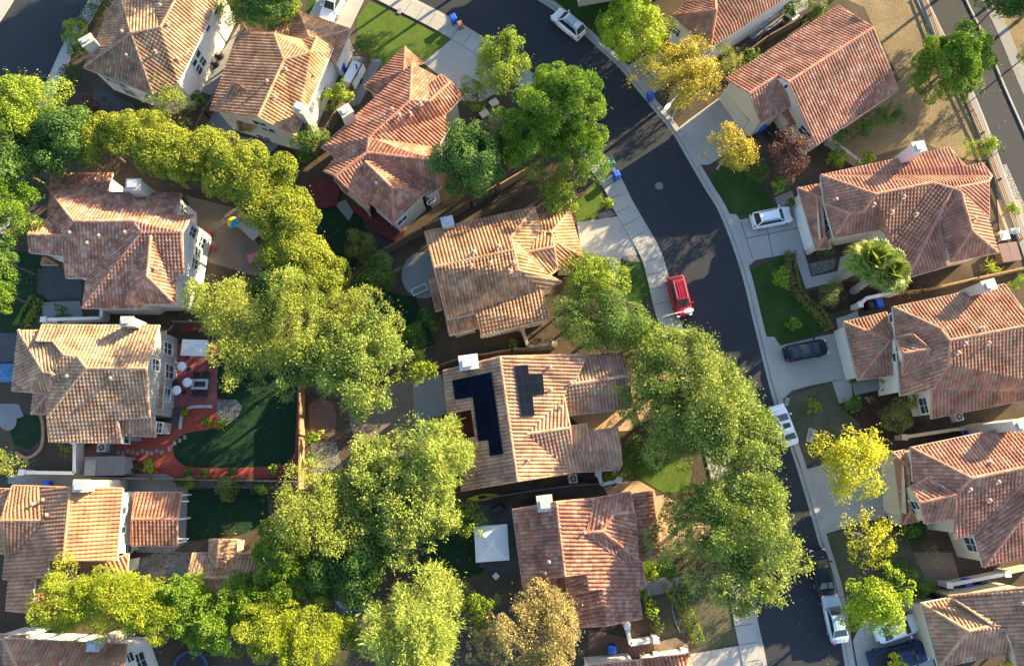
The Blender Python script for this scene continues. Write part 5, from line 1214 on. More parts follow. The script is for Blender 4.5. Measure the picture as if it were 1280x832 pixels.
    if roofx == 'panorama':
        m_ = MB(); m_.box(((ft + rt) / 2 + .15, 0, hr + .035), (abs(ft - rt) * .55, wr * 1.5, .03)); m_.build('glass_roof', mat('tinted glass roof', (.36, .44, .47), rough=.06, spec=.7, noise=0), root)
    if kind == 'suv':
        for sy in (-1, 1):
            m_ = MB(); m_.bar((ft - .15, sy * wr * .84, hr + .05), (rt + .1, sy * wr * .84, hr + .05), .05, .05); m_.build('roof_rail', RIM if col[0] < .5 else BLACKP, root)
    if roofx == 'ribs':
        m_ = MB()
        for i in range(5): m_.box(((ft + rt) / 2, (i - 2) * .24, hr + .035), (abs(ft - rt) * .8, .05, .025))
        m_.build('roof_rib', paint, root)
    if kind == 'pickup':
        m_ = MB(); m_.box((-1.44 * S, 0, 1.155), (1.62 * S, W * .80, .02)); m_.build('cargo_bed', BLACKP, root)
        m_ = MB()
        for y in (-.45, .45): m_.box((-1.44 * S, y * W, 1.20), (1.7 * S, .1, .1))
        m_.box((-2.25 * S, 0, 1.20), (.1, W * .9, .1)); m_.build('bed_rail', paint, root)
    for sx in (-1, 1):
        for sy in (-1, 1):
            m_ = MB(); y = sy * (h - .13); x = sx * 1.42 * S
            m_.tube((x, y - .12, .33), (x, y + .12, .33), .335, .335, 18); wo = m_.build('wheel', TYRE, root)
            m_ = MB(); m_.tube((x, y + sy * .10, .33), (x, y + sy * .13, .33), .21, .2, 12); m_.build('rim', RIM, wo)
    for sy in (-1, 1):
        m_ = MB(); m_.box((2.13 * S, sy * h * .68, stn[-2][2] - .1), (.30, .34, .15), -sy * .35); m_.build('headlight', LAMPW, root)
        m_ = MB(); m_.box((-2.28 * S, sy * h * .72, stn[1][2] - .12), (.14, .30, .22)); m_.build('tail_light', LAMPR, root)
        m_ = MB(); m_.box((fb - .25, sy * (h + .08), hb + .03), (.14, .22, .14)); m_.build('mirror', paint, root)
    m_ = MB(); m_.box((2.33 * S, 0, .42), (.08, W * .55, .18)); m_.build('grille', BLACKP, root)
    return root
car((694, 17), (727, 44), 'suv', (.80, .80, .79), 'white car with glass roof panels parked at the curb near the top', 'panorama')
car((855.5, 396), (843, 346), 'suv', (.33, .016, .035), 'red sport utility car parked under the street lamp', 'ribs')
car((988.5, 268), (940, 277), 'suv', (.78, .80, .82), 'white wagon parked in the drive facing the white garage door')
car((1034, 432.5), (981, 443), 'sedan', (.010, .016, .030), 'black sedan parked in the drive below the curved hedge')
car((970, 507), (988.5, 556), 'sedan', (.80, .81, .84), 'white car with dark sunroof parked at the right curb beside the oak', 'sunroof')
car((1022, 690), (1031.5, 738), 'sedan', (.012, .016, .022), 'dark car parked at the curb in front of the pale sedan')
car((1036.5, 742), (1050, 803), 'sedan', (.34, .45, .52), 'pale sedan with sky reflection painted in, parked at the curb near the bottom edge')  # blue of this paint is the sky's reflection, put into the colour
car((1144.5, 777), (1096, 793), 'sedan', (.76, .80, .78), 'white car half hidden under the lime green tree')
car((1158, 811), (1086, 828), 'pickup', (.012, .030, .085), 'dark pickup truck in the bottom right drive, blue reflection painted in', None, 'pickup_truck', 'pickup')  # black body; the blue in its paint stands for a reflection
car((407, 25), (428, -16), 'suv', (.78, .80, .82), 'white car on the drive at the top edge, above the orange house')
# ------------------------------------------------------------------ bins
def bin_(px, py, col, label, s=1.0, rz=0.0, group='wheeled bins'):
    c = P(px, py, .55); root = thing('wheeled_bin', label, 'bin', (c.x, c.y, .02 if s < 1.2 else .02), rz, group); m = mat('bin ' + str(col), col, rough=.5, noise=.06)
    mb = MB(); vs = []; 
    for z, k in ((.08, .80), (.95, 1.0)): vs += [(x * .29 * k * s, y * .34 * k * s, z * s) for x, y in ((-1, -1), (1, -1), (1, 1), (-1, 1))]
    mb.mesh(vs, [(3, 2, 1, 0), (4, 5, 6, 7), (0, 1, 5, 4), (1, 2, 6, 5), (2, 3, 7, 6), (3, 0, 4, 7)]); mb.build('body', m, root)
    mb = MB(); vs = [(x * .32 * s, y * .38 * s, .955 * s) for x, y in ((-1, -1), (1, -1), (1, 1), (-1, 1))] + [(x * .24 * s, y * .28 * s, 1.06 * s) for x, y in ((-1, -1), (1, -1), (1, 1), (-1, 1))]
    mb.mesh(vs, [(3, 2, 1, 0), (4, 5, 6, 7), (0, 1, 5, 4), (1, 2, 6, 5), (2, 3, 7, 6), (3, 0, 4, 7)]); mb.build('lid', m, root)
    mb = MB(); mb.tube((-.22 * s, -.42 * s, .93 * s), (.22 * s, -.42 * s, .93 * s), .03, .03, 6); mb.build('handle', m, root)
    for sx in (-1, 1):
        mb = MB(); mb.tube((sx * .25 * s, -.30 * s, .11), (sx * .31 * s, -.30 * s, .11), .11, .11, 10); mb.build('wheel', TYRE, root)
BL, BK, GN, BR = (.02, .10, .55), (.02, .022, .025), (.06, .20, .19), (.30, .17, .11)
for a in ((567, 25, BL, 'blue bin at the top curb beside the brown bin', 1.1, .5), (575, 31.5, BR, 'brown bin at the top curb beside the lawn', .9, .5), (812.5, 121, BL, 'blue bin at the curb under the autumn tree', 1.1, .4),
          (762.5, 205, GN, 'large teal bin at the left curb opposite the manhole', 1.25, .4), (766.5, 213, (.12, .12, .14), 'small grey bin between the teal and the blue bin', .7, .4), (770, 219.5, BL, 'blue bin at the left curb beside the sidewalk', 1.1, .4),
          (951, 160, BL, 'blue bin beside the pink gable garage', 1.1, .9), (962, 168, BK, 'black bin beside the pink gable garage', 1.1, .9), (1086, 382, BK, 'black bin behind the white wall near the palm', 1.1, .2), (1096.5, 380, BL, 'blue bin behind the white wall near the palm', 1.15, .2),
          (1209, 540, BL, 'blue bin against the sunlit red roofed house in the narrow side yard', 1.1, .2), (1205, 727, BL, 'blue bin behind the lower white yard wall', 1.15, .2), (1224, 725, (.03, .05, .05), 'dark green bin behind the lower white yard wall', 1.15, .2),
          (428.5, 85, BL, 'blue bin at the head of the white trailer', 1.2, .5), (764, 810, BL, 'blue bin on the brown patio at the bottom', 1.1, 1.6), (60, 605, BL, 'blue bin in the side yard above the left edge orange roof', 1.0, 0)):
    bin_(*a)
# ------------------------------------------------------------------ street lamps, manhole
POLE = mat('galvanised pole', (.50, .52, .50), rough=.5, metal=.3, noise=.08); LHEAD = mat('lamp housing', (.72, .74, .74), rough=.4, noise=0)
def street_lamp(base, head, hh, label):
    b, e = P(*base, .12), P(*head, hh); root = thing('street_lamp', label, 'street lamp', b, 0, 'street lamps'); e = e - b; top = Vector((0, 0, hh - .5))
    mb = MB(); mb.tube((0, 0, 0), top, .10, .07, 10); mb.tube((0, 0, 0), (0, 0, .25), .17, .16, 10); mb.build('pole', POLE, root)
    mb = MB(); q = e - Vector((0, 0, .05)); f = Vector((q.x, q.y, 0)); pts = [top, top + f * .12 + Vector((0, 0, .22)), top + f * .5 + Vector((0, 0, .38)), q]; mb.path(pts, [.06, .055, .05, .045], 8); mb.build('arm', POLE, root)
    d = f.normalized(); s_ = Vector((-d.y, d.x, 0)); mb = MB(); vs = []
    for t, w_, z in ((-.1, .10, 0), (.2, .22, .02), (.55, .24, .02), (.85, .15, 0)):
        vs += [q + d * t - s_ * w_ + Vector((0, 0, z - .06)), q + d * t - s_ * w_ * .7 + Vector((0, 0, z + .10)), q + d * t + s_ * w_ * .7 + Vector((0, 0, z + .10)), q + d * t + s_ * w_ + Vector((0, 0, z - .06))]
    mb.mesh(vs, [(i * 4 + j, i * 4 + (j + 1) % 4, i * 4 + 4 + (j + 1) % 4, i * 4 + 4 + j) for i in range(3) for j in range(4)] + [(3, 2, 1, 0), (12, 13, 14, 15)]); mb.build('lamp_head', LHEAD, root)
street_lamp((812, 414), (856, 389), 7.6, 'grey street lamp reaching over the red car')
street_lamp((839, 149), (837, 130), 7.4, 'grey street lamp standing among the autumn tree branches')
c = P(824, 232.5); root = thing('manhole_cover', 'round grey manhole cover in the dark road', 'manhole cover', (c.x, c.y, 0)); mb = MB(); mb.lathe((0, 0, .006), [(.44, 0), (.44, .008), (.40, .010)], 24); mb.build('frame', mat('worn concrete ring', (.20, .20, .205), rough=.8), root)
mb = MB(); mb.lathe((0, 0, .012), [(.34, 0), (.34, .01), (.3, .012)], 24); mb.build('lid', mat('cast iron', (.15, .15, .155), rough=.6, noise=.2, scale=15), root)
for px, py, lab in ((1013, 544, 'pale concrete utility pad beside the white car with sunroof'), (983, 502, 'little concrete utility box at the drive corner'), (500, 14, 'concrete utility lid in the sidewalk at the top')):
    c = P(px, py); root = thing('utility_pad', lab, 'utility pad', (c.x, c.y, 0), -.3); k = 1.0 if px == 1013 else .55
    mb = MB(); mb.box((0, 0, .07), (.75 * k, 1.5 * k, .13)); mb.build('slab', G_CONC, root); mb = MB(); mb.box((0, 0, .14), (.5 * k, .9 * k, .02)); mb.build('lid', G_CONCD, root)
# ------------------------------------------------------------------ walls and fences
WOOD = mat('fence wood', (.15, .105, .075), rough=.9, noise=.25, scale=4); WOODT = mat('tan fence wood', (.32, .20, .11), rough=.9, noise=.2, scale=4)
WWALL = mat('white stucco wall', (.70, .69, .66), rough=.9, noise=.06, scale=1, bump=.2); TWALL = mat('tan block wall', (.46, .38, .28), rough=.95, noise=.12, scale=2, bump=.3)
def fence(pts, label, h=1.8, m=None, kind='wood', name='fence'):
    P3 = [P(a, b) for a, b in pts]; o = P3[0]; root = thing(name, label, 'fence' if kind != 'wall' else 'wall', (o.x, o.y, 0)); m = m or WOOD
    for i in range(len(P3) - 1):
        a, b = P3[i] - o, P3[i + 1] - o; L = (b - a).length; n = max(1, int(L / 2.4)); up = Vector((0, 0, 1))
        if kind == 'wall':
            mb = MB(); mb.bar(a + up * (h / 2 - .05), b + up * (h / 2 - .05), .22, h + .1); mb.build('wall', m, root)
            mb = MB(); mb.bar(a + up * (h + .04), b + up * (h + .04), .34, .08); mb.build('coping', m, root)
            continue
        if kind == 'rail':
            for z in (h * .45, h * .9): mb = MB(); mb.bar(a + up * z, b + up * z, .08, .12); mb.build('rail', m, root)
        else:
            d = (b - a) / L; s_ = Vector((-d.y, d.x, 0)); mb = MB(); k = max(2, int(L / .16))
            for j in range(k):
                p = a + d * (L * (j + .5) / k); mb.var = random.random(); mb.box(p + up * ((h - .05 * random.random()) / 2) , (L / k * .93, .025, h), math.atan2(d.y, d.x))
            mb.build('panel', m, root)
            mb = MB(); mb.bar(a + up * (h + .03), b + up * (h + .03), .14, .045); mb.build('cap_rail', m, root)
        for j in range(n + 1):
            p = a + (b - a) * (j / n); mb = MB(); mb.box(p + up * (h / 2), (.14, .14, h + .12)); mb.build('post', m, root)
    if kind == 'wall':
        for p in (P3[0], P3[-1]):
            mb = MB(); mb.box(p - o + Vector((0, 0, h / 2 + .06)), (.5, .5, h + .12)); mb.box(p - o + Vector((0, 0, h + .16)), (.6, .6, .1)); mb.build('pier', m, root)
    return root
fence([(226, 406), (268, 407), (290, 408)], 'dark wood fence behind the white canopy')
fence([(381, 494), (381, 545), (380, 610)], 'wood fence at the right end of the red bark garden', m=WOODT)
fence([(106, 596), (200, 598), (300, 600), (380, 601)], 'dark fence along the bottom of the red bark garden')
fence([(422, 376), (452, 345), (479, 320), (532, 291), (590, 259), (620, 240)], 'long wood fence between the big red house and the orange house')
fence([(626, 238), (658, 219)], 'short sunlit fence end beneath the dense green road tree', m=WOODT)
fence([(463, 78), (450, 104), (434, 132), (410, 172), (396, 196)], 'wood fence right of the white trailer')
fence([(545, 461), (580, 450), (640, 440), (690, 437)], 'wood fence between the orange house and the solar house')
fence([(652, 413), (660, 436), (692, 432)], 'cream low wall below the orange house', 1.2, TWALL, 'wall', 'garden_wall')
fence([(600, 623), (650, 615), (715, 606), (746, 604)], 'dark fence between the solar house and the mottled house', 1.5)
fence([(477, 573), (518, 566)], 'white fence piece under the feathery tree', 1.3, WWALL, 'wall', 'garden_wall')
fence([(746, 592), (750, 605), (771, 600)], 'white corner wall above the mottled house', 1.4, WWALL, 'wall', 'garden_wall')
fence([(781, 778), (785, 800), (816, 795)], 'white corner wall below the mottled house', 1.5, WWALL, 'wall', 'garden_wall')
fence([(818, 816), (852, 811)], 'low white wall along the curved tan path at the bottom', .9, WWALL, 'wall', 'garden_wall')
fence([(104, 552), (104, 591), (40, 590)], 'white corner wall below the tan-tiled house', 1.4, WWALL, 'wall', 'garden_wall')
fence([(66, 403), (136, 401), (137, 386)], 'white corner wall above the tan-tiled house', 1.4, WWALL, 'wall', 'garden_wall')
fence([(1032, 180), (1069, 208)], 'low pale garden wall beside the pink gable house', 1.2, TWALL, 'wall', 'garden_wall')
fence([(1066, 385), (1074, 377), (1109, 369)], 'white wall hiding two bins near the palm', 1.5, WWALL, 'wall', 'garden_wall')
fence([(1109, 371), (1150, 366), (1210, 352), (1282, 337)], 'tan fence between the palm house and the brownish red house', 1.7, WOODT)
fence([(1121, 547), (1180, 538), (1282, 527)], 'tan wall above the sunlit red roof with large chimney shadow', 1.3, TWALL, 'wall', 'garden_wall')
fence([(1175, 728), (1246, 714)], 'white yard wall in front of the bins at lower right', 1.4, WWALL, 'wall', 'garden_wall')
fence([(1246, 713), (1284, 705)], 'tan wall continuing from the white yard wall to the right edge', 1.3, TWALL, 'wall', 'garden_wall')
fence([(1150, -8), (1172, 50), (1200, 112), (1226, 168), (1247, 226), (1275, 300)], 'low rail fence along the right road', .55, WOODT, 'rail')
fence([(928, 75), (955, 55), (1000, 30), (1040, 2)], 'wood fence behind the pink gable house', 1.6)
fence([(250, 172), (262, 148), (285, 112), (300, 80)], 'wood fence between the two top left houses', 1.6)
fence([(440, 318), (448, 300), (460, 290)], 'maroon railing beside the stair of the red deck', 1.0, mat('maroon rail', (.12, .03, .035), rough=.7), 'rail')
# ------------------------------------------------------------------ garden furniture
FAB = mat('white canvas', (.74, .74, .75), rough=.9, noise=.04, bump=.1); DARKM = mat('dark metal', (.035, .037, .04), rough=.5, noise=.1); WICK = mat('dark wicker', (.045, .042, .045), rough=.8, noise=.3, scale=20)
def canopy(px, py, sx, sy, rz, hh, label, cupola=True):
    c = P(px, py, hh); root = thing('garden_canopy', label, 'gazebo', (c.x, c.y, .05), rz, 'white garden canopies'); mb = MB(); ap = Vector((0, 0, hh + .75)); cr = [Vector((x * sx / 2, y * sy / 2, hh)) for x, y in ((-1, -1), (1, -1), (1, 1), (-1, 1))]
    for i in range(4):
        a, b = cr[i], cr[(i + 1) % 4]; m1 = (a + b) / 2 * .985; m1.z = hh + .02; q = ap * .5 + (a + b) / 4 ; q.z -= .10; ra, rb = (a + ap) / 2, (b + ap) / 2; ra.z -= .03; rb.z -= .03
        mb.face([a, m1, q, ra]); mb.face([m1, b, rb, q]); mb.face([ra, q, ap]); mb.face([q, rb, ap]); mb.face([a, a - Vector((0, 0, .25)), b - Vector((0, 0, .25)), b])
    mb.build('canopy', FAB, root)
    if cupola:
        mb = MB(); k = [Vector((x * .42, y * .42, hh + .70)) for x, y in ((-1, -1), (1, -1), (1, 1), (-1, 1))]
        for i in range(4): mb.face([k[i], k[(i + 1) % 4], Vector((0, 0, hh + .98))]); mb.face([k[i] - Vector((0, 0, .1)), k[(i + 1) % 4] - Vector((0, 0, .1)), k[(i + 1) % 4], k[i]])
        mb.build('cupola', FAB, root)
    for p in cr: mb = MB(); mb.box((p.x * .95, p.y * .95, hh / 2), (.09, .09, hh)); mb.build('post', DARKM, root)
canopy(614.5, 678.5, 3.3, 3.4, .07, 2.4, 'square white gazebo with cupola on the dark patio')
canopy(243, 434.5, 2.7, 1.7, -.03, 2.1, 'rectangular white canopy on the maroon patio', False)
def parasol(px, py, label, r=.5):
    c = P(px, py, 1.9); root = thing('patio_parasol', label, 'parasol', (c.x, c.y, .05), 0, 'small white parasols'); mb = MB(); mb.lathe((0, 0, 1.75), [(r, 0), (r * .97, .05), (r * .6, .18), (.05, .28)], 14); mb.build('canopy', FAB, root)
    mb = MB(); mb.tube((0, 0, 0), (0, 0, 1.95), .03, .03, 6); mb.build('pole', DARKM, root); mb = MB(); mb.lathe((0, 0, 0), [(.26, 0), (.24, .08), (.08, .12)], 12); mb.build('base', DARKM, root)
for a in ((226.5, 457.5, 'topmost small round white parasol below the canopy'), (233.5, 477.5, 'small round white parasol nearest the fire table'), (220, 487.5, 'lowest small round white parasol by the bay window')): parasol(*a)
def chair(x, y, z, rz, label, m=None, group='dark chairs round the fire table', s=1.0):
    root = thing('patio_chair', label, 'chair', (x, y, z), rz, group); m = m or WICK
    mb = MB(); mb.box((0, 0, .40), (.58 * s, .58 * s, .10)); mb.build('seat', m, root); mb = MB(); mb.box((-.27 * s, 0, .68), (.09, .58 * s, .52)); mb.build('backrest', m, root)
    for sy in (-1, 1): mb = MB(); mb.box((0, sy * .29 * s, .58), (.55 * s, .06, .06)); mb.build('armrest', m, root)
    for sx in (-1, 1):
        for sy in (-1, 1): mb = MB(); mb.box((sx * .25 * s, sy * .25 * s, .18), (.06, .06, .36)); mb.build('leg', m, root)
c = P(250, 480, .6); root = thing('fire_table', 'grey fire table with dark centre on the maroon patio', 'table', (c.x, c.y, .06)); mb = MB()
for sx, sy, a, b in ((0, .42, 1.75, .26), (0, -.42, 1.75, .26), (.74, 0, .27, .58), (-.74, 0, .27, .58)): mb.box((sx, sy, .60), (a, b, .08))
mb.build('tabletop', mat('pale stone top', (.42, .42, .44), rough=.6, noise=.1), root); mb = MB(); mb.box((0, 0, .56), (1.2, .56, .04)); mb.build('burner', DARKM, root); mb = MB(); mb.box((0, 0, .27), (1.3, .7, .54)); mb.build('base', DARKM, root)
for dx, dy, rz, lab in ((-.45, .95, -1.57, 'dark chair behind the fire table, nearer the house'), (.45, .95, -1.57, 'dark chair behind the fire table, nearer the turf'), (-.45, -.95, 1.57, 'dark chair in front of the fire table, nearer the house'), (.45, -.95, 1.57, 'dark chair in front of the fire table, nearer the turf')): chair(c.x + dx, c.y + dy, .06, rz, lab)
c = P(212, 480, .7); root = thing('round_table', 'dark round table between the parasols and the house wall', 'table', (c.x + .4, c.y, .06)); mb = MB(); mb.lathe((0, 0, .7), [(.55, 0), (.55, .05)], 18); mb.build('tabletop', DARKM, root); mb = MB(); mb.tube((0, 0, 0), (0, 0, .7), .06, .05, 8); mb.build('leg', DARKM, root)
c = P(170, 582, .5); root = thing('planter', 'round black planter in the red bark', 'planter', (c.x, c.y, 0)); mb = MB(); mb.lathe((0, 0, 0), [(.42, 0), (.6, .5), (.62, .55), (.5, .55), (.46, .40)], 18); mb.build('pot', DARKM, root); mb = MB(); mb.lathe((0, 0, .38), [(.46, 0), (.46, .03)], 16); mb.build('soil', G_SOIL, root)
def ac(px, py, label, rz=0):
    c = P(px, py, .8); root = thing('air_conditioner', label, 'air conditioner', (c.x, c.y, .0), rz, 'air conditioning units'); m = mat('beige enamel', (.62, .60, .55), rough=.5, noise=.04)
    mb = MB(); mb.box((0, 0, .42), (.85, .85, .76)); mb.build('case', m, root); mb = MB(); mb.lathe((0, 0, .805), [(.34, 0), (.34, .012)], 18); mb.build('fan', DARKM, root)
    mb = MB(); mb.tube((0, 0, .815), (0, 0, .84), .11, .09, 10); [mb.bar((0, 0, .84), (.36 * math.cos(t), .36 * math.sin(t), .84), .02, .015) for t in [i * math.pi / 4 for i in range(8)]]; mb.build('grille', m, root)
    mb = MB(); mb.box((0, 0, .02), (1.05, 1.05, .05)); mb.build('pad', G_CONCD, root)
ac(126.5, 559, 'air conditioner under the eave of the tan-tiled house'); ac(716.5, 598, 'air conditioner below the solar house', .1); ac(1199, 520.5, 'air conditioner beside the orange-lit roof edge at right', .2)
def trampoline(px, py, r, label):
    c = P(px, py, .8); root = thing('trampoline', label, 'trampoline', (c.x, c.y, 0), 0, 'blue-rimmed trampolines'); bm_ = mat('blue vinyl pad', (.03, .07, .16), rough=.5, noise=.05)
    mb = MB(); vs = []; n = 32
    for rr, z in ((r, .80), (r, .88), (r * .86, .90), (r * .86, .82)): vs += [(rr * math.cos(2 * math.pi * i / n), rr * math.sin(2 * math.pi * i / n), z) for i in range(n)]
    mb.mesh(vs, [(k * n + i, k * n + (i + 1) % n, ((k + 1) % 4) * n + (i + 1) % n, ((k + 1) % 4) * n + i) for k in range(4) for i in range(n)]); mb.build('rim', bm_, root)
    mb = MB(); mb.lathe((0, 0, .83), [(r * .87, 0), (r * .87, .02)], 32); mb.build('mat', BLACKP, root)
    for i in range(6): a = i * math.pi / 3; mb = MB(); mb.tube((r * .95 * math.cos(a), r * .95 * math.sin(a), 0), (r * .95 * math.cos(a), r * .95 * math.sin(a), .82), .03, .03, 6); mb.build('leg', RIM, root)
trampoline(238, 836, 1.75, 'dark trampoline with blue rim at the bottom edge'); trampoline(441, 738, 1.95, 'dark trampoline with blue rim in the shade beside the feathery tree')
c = P(1262, 315, .9); root = thing('hot_tub', 'square hot tub with brown cover at the back of the palm house', 'hot tub', (c.x, c.y, 0), .15); mb = MB(); mb.box((0, 0, .42), (2.0, 2.0, .84)); mb.build('tub', G_DECK, root); mb = MB()
for s_ in (-1, 1): mb.box((s_ * .53, 0, .90), (1.03, 2.1, .12))
mb.build('cover', mat('brown vinyl', (.13, .075, .075), rough=.5, noise=.08), root)
# white covered trailer
a_, b_ = P(434.5, 103, 1.6), P(448, 78, 1.6); c = (a_ + b_) / 2; d = b_ - a_; root = thing('covered_trailer', 'white flat-topped covered trailer in the side yard beside the fence', 'trailer', (c.x, c.y, 0), math.atan2(d.y, d.x)); mb = MB(); mb.box((0, 0, 1.05), (d.length, 1.4, 1.15)); mb.build('box', mat('white fibreglass', (.76, .76, .75), rough=.4, noise=.03), root)
mb = MB(); mb.box((d.length * .28, -.05, 1.64), (.7, .16, .03), .6); mb.build('strap', DARKM, root)
for sy in (-1, 1): mb = MB(); mb.tube((0, sy * .62, .3), (0, sy * .76, .3), .3, .3, 14); mb.build('wheel', TYRE, root)
mb = MB(); mb.bar((-d.length / 2, 0, .45), (-d.length / 2 - .6, 0, .4), .1, .1); mb.build('hitch', DARKM, root)
# toys and tables in the dirt yard
c = P(290, 277, 1.7); root = thing('beach_parasol', 'small yellow and blue parasol in the dirt yard', 'parasol', (c.x, c.y, 0)); cols = [(.75, .55, .03), (.03, .25, .55), (.05, .45, .40)]
mb = MB(); n = 12
for i in range(n):
    mb.cur = 0 if 2 <= i <= 7 else (1 if i % 2 else 2); a, b = 2 * math.pi * i / n, 2 * math.pi * (i + 1) / n; mb.face([(.65 * math.cos(a), .65 * math.sin(a), 1.5), (.65 * math.cos(b), .65 * math.sin(b), 1.5), (0, 0, 1.85)])
mb.build('canopy', [mat('panel %d' % i, k, rough=.8, noise=.04) for i, k in enumerate(cols)], root); mb = MB(); mb.tube((0, 0, 0), (0, 0, 1.85), .025, .025, 6); mb.build('pole', RIM, root)
RED = mat('red plastic', (.6, .02, .02), rough=.4, noise=.03)
c = P(258, 295, .3); root = thing('toy_car', 'red ride-on toy car beside the pale wall', 'toy', (c.x, c.y, 0), .6); mb = MB(); mb.box((0, 0, .28), (1.1, .6, .25)); mb.box((.35, 0, .42), (.35, .5, .12)); mb.build('body', RED, root); mb = MB(); mb.box((-.15, 0, .45), (.4, .45, .1)); mb.build('seat', mat('blue plastic', (.02, .15, .5), rough=.4), root)
for sx in (-1, 1):
    for sy in (-1, 1): mb = MB(); mb.tube((sx * .35, sy * .28, .15), (sx * .35, sy * .36, .15), .15, .15, 10); mb.build('wheel', TYRE, root)
c = P(266, 311, .3); root = thing('toy_slide', 'small red plastic stool toy in the dirt yard', 'toy', (c.x, c.y, 0)); mb = MB(); mb.lathe((0, 0, .2), [(.25, 0), (.28, .08), (.2, .12)], 10); mb.build('seat', RED, root)
for i in range(3): a = i * 2.1; mb = MB(); mb.tube((.2 * math.cos(a), .2 * math.sin(a), 0), (.15 * math.cos(a), .15 * math.sin(a), .22), .04, .04, 6); mb.build('leg', RED, root)
def table(px, py, sx, sy, h, rz, m, label, legm=None):
    c = P(px, py, h); root = thing('garden_table', label, 'table', (c.x, c.y, 0), rz); mb = MB(); mb.box((0, 0, h), (sx, sy, .06)); mb.build('tabletop', m, root)
    for x in (-1, 1):
        for y in (-1, 1): mb = MB(); mb.box((x * sx * .42, y * sy * .42, h / 2 - .02), (.07, .07, h - .02)); mb.build('leg', legm or m, root)
table(312, 286, 2.6, 1.4, .75, -.75, mat('grey table top', (.36, .34, .32), rough=.6), 'grey garden table at the edge of the dirt yard')
table(317, 322, 1.3, 1.0, .5, .3, mat('pink plastic', (.50, .17, .19), rough=.5), 'low pink play table at the lower edge of the dirt yard')
table(605.5, 142, 1.0, .8, .45, .6, mat('cream cushion', (.68, .60, .48), rough=.9), 'cream cushioned ottoman, the lower left one on the brown deck')
table(617.5, 128, 1.0, .8, .45, .6, mat('cream cushion', (.68, .60, .48)), 'cream cushioned ottoman, the upper right one on the brown deck')
table(620, 719.5, .55, .55, .5, .8, mat('white slate', (.62, .62, .64), rough=.5), 'small white side table below the square gazebo')
table(993, 20, 1.1, .8, .75, .6, mat('white slate', (.62, .62, .64)), 'white garden table behind the white-walled house')
table(571, 525, .65, .65, .5, 0, mat('teal plastic', (.10, .24, .23), rough=.5), 'small teal table on the maroon patio by the solar house')
table(1256, 294, 1.0, 1.0, .7, .2, mat('white slate', (.62, .62, .64)), 'pale table on the patio behind the palm house')
for i, (px, py, lab, rz) in enumerate(((1250, 297, 'pale blue chair left of the pale patio table', 0), (1263, 291, 'pale blue chair right of the pale patio table', 3.1))):
    c = P(px, py); chair(c.x, c.y, .04, rz, lab, mat('pale blue plastic', (.40, .55, .62), rough=.5), 'pale blue patio chairs')
for i, (px, py, lab, rz) in enumerate(((981, 27, 'dark chair at the white-walled house, farther from the white table', .6), (987, 23, 'dark chair beside the white garden table', 3.6))):
    c = P(px, py); chair(c.x, c.y, .03, rz, lab, WICK, 'dark chairs in the narrow side yard')
c = P(525, 363); root = thing('lounge_frame', 'white metal lounger frame on the round concrete patio', 'lounger', (c.x, c.y, .03), .45); WM = mat('white metal', (.70, .72, .72), rough=.4, noise=0)
mb = MB()
for y in (-.35, .35): mb.bar((-.85, y, .38), (.85, y, .38), .07, .07)
for x in (-.85, .85): mb.bar((x, -.38, .38), (x, .38, .38), .07, .07)
mb.build('frame', WM, root); mb = MB(); [mb.box((-.7 + i * .2, 0, .385), (.12, .64, .02)) for i in range(8)]; mb.build('sling', mat('grey sling', (.22, .24, .25), rough=.8), root)
for x in (-.8, .8):
    for y in (-.33, .33): mb = MB(); mb.box((x, y, .18), (.06, .06, .36)); mb.build('leg', WM, root)
c = P(623, 636, .9); root = thing('covered_grill', 'black covered grill on the dark patio above the square gazebo', 'grill', (c.x, c.y, .05), .5); mb = MB(); vs = [(x * .65 * k, y * .4 * k, z) for z, k in ((0, 1.05), (.75, 1.0), (1.1, .6)) for x, y in ((-1, -1), (1, -1), (1, 1), (-1, 1))]
mb.mesh(vs, [(k * 4 + i, k * 4 + (i + 1) % 4, k * 4 + 4 + (i + 1) % 4, k * 4 + 4 + i) for k in range(2) for i in range(4)] + [(8, 9, 10, 11)]); mb.build('cover', DARKM, root)
c = P(604, 621, .4); root = thing('kayak', 'long yellow kayak lying along the dark fence', 'kayak', (c.x, c.y, 0), .12); mb = MB(); vs = []; n = 9
for i in range(n):
    t = -1 + 2 * i / (n - 1); w_ = .32 * max(.04, 1 - t * t); vs += [(1.7 * t, -w_, .28), (1.7 * t, 0, .02 + .08 * t * t), (1.7 * t, w_, .28), (1.7 * t, 0, .36)]
mb.mesh(vs, [(i * 4 + j, i * 4 + 4 + j, i * 4 + 4 + (j + 1) % 4, i * 4 + (j + 1) % 4) for i in range(n - 1) for j in range(4)]); mb.build('hull', mat('yellow plastic', (.55, .42, .03), rough=.4, noise=.05), root); mb = MB(); mb.box((-.1, 0, .36), (.8, .3, .03)); mb.build('cockpit', BLACKP, root)
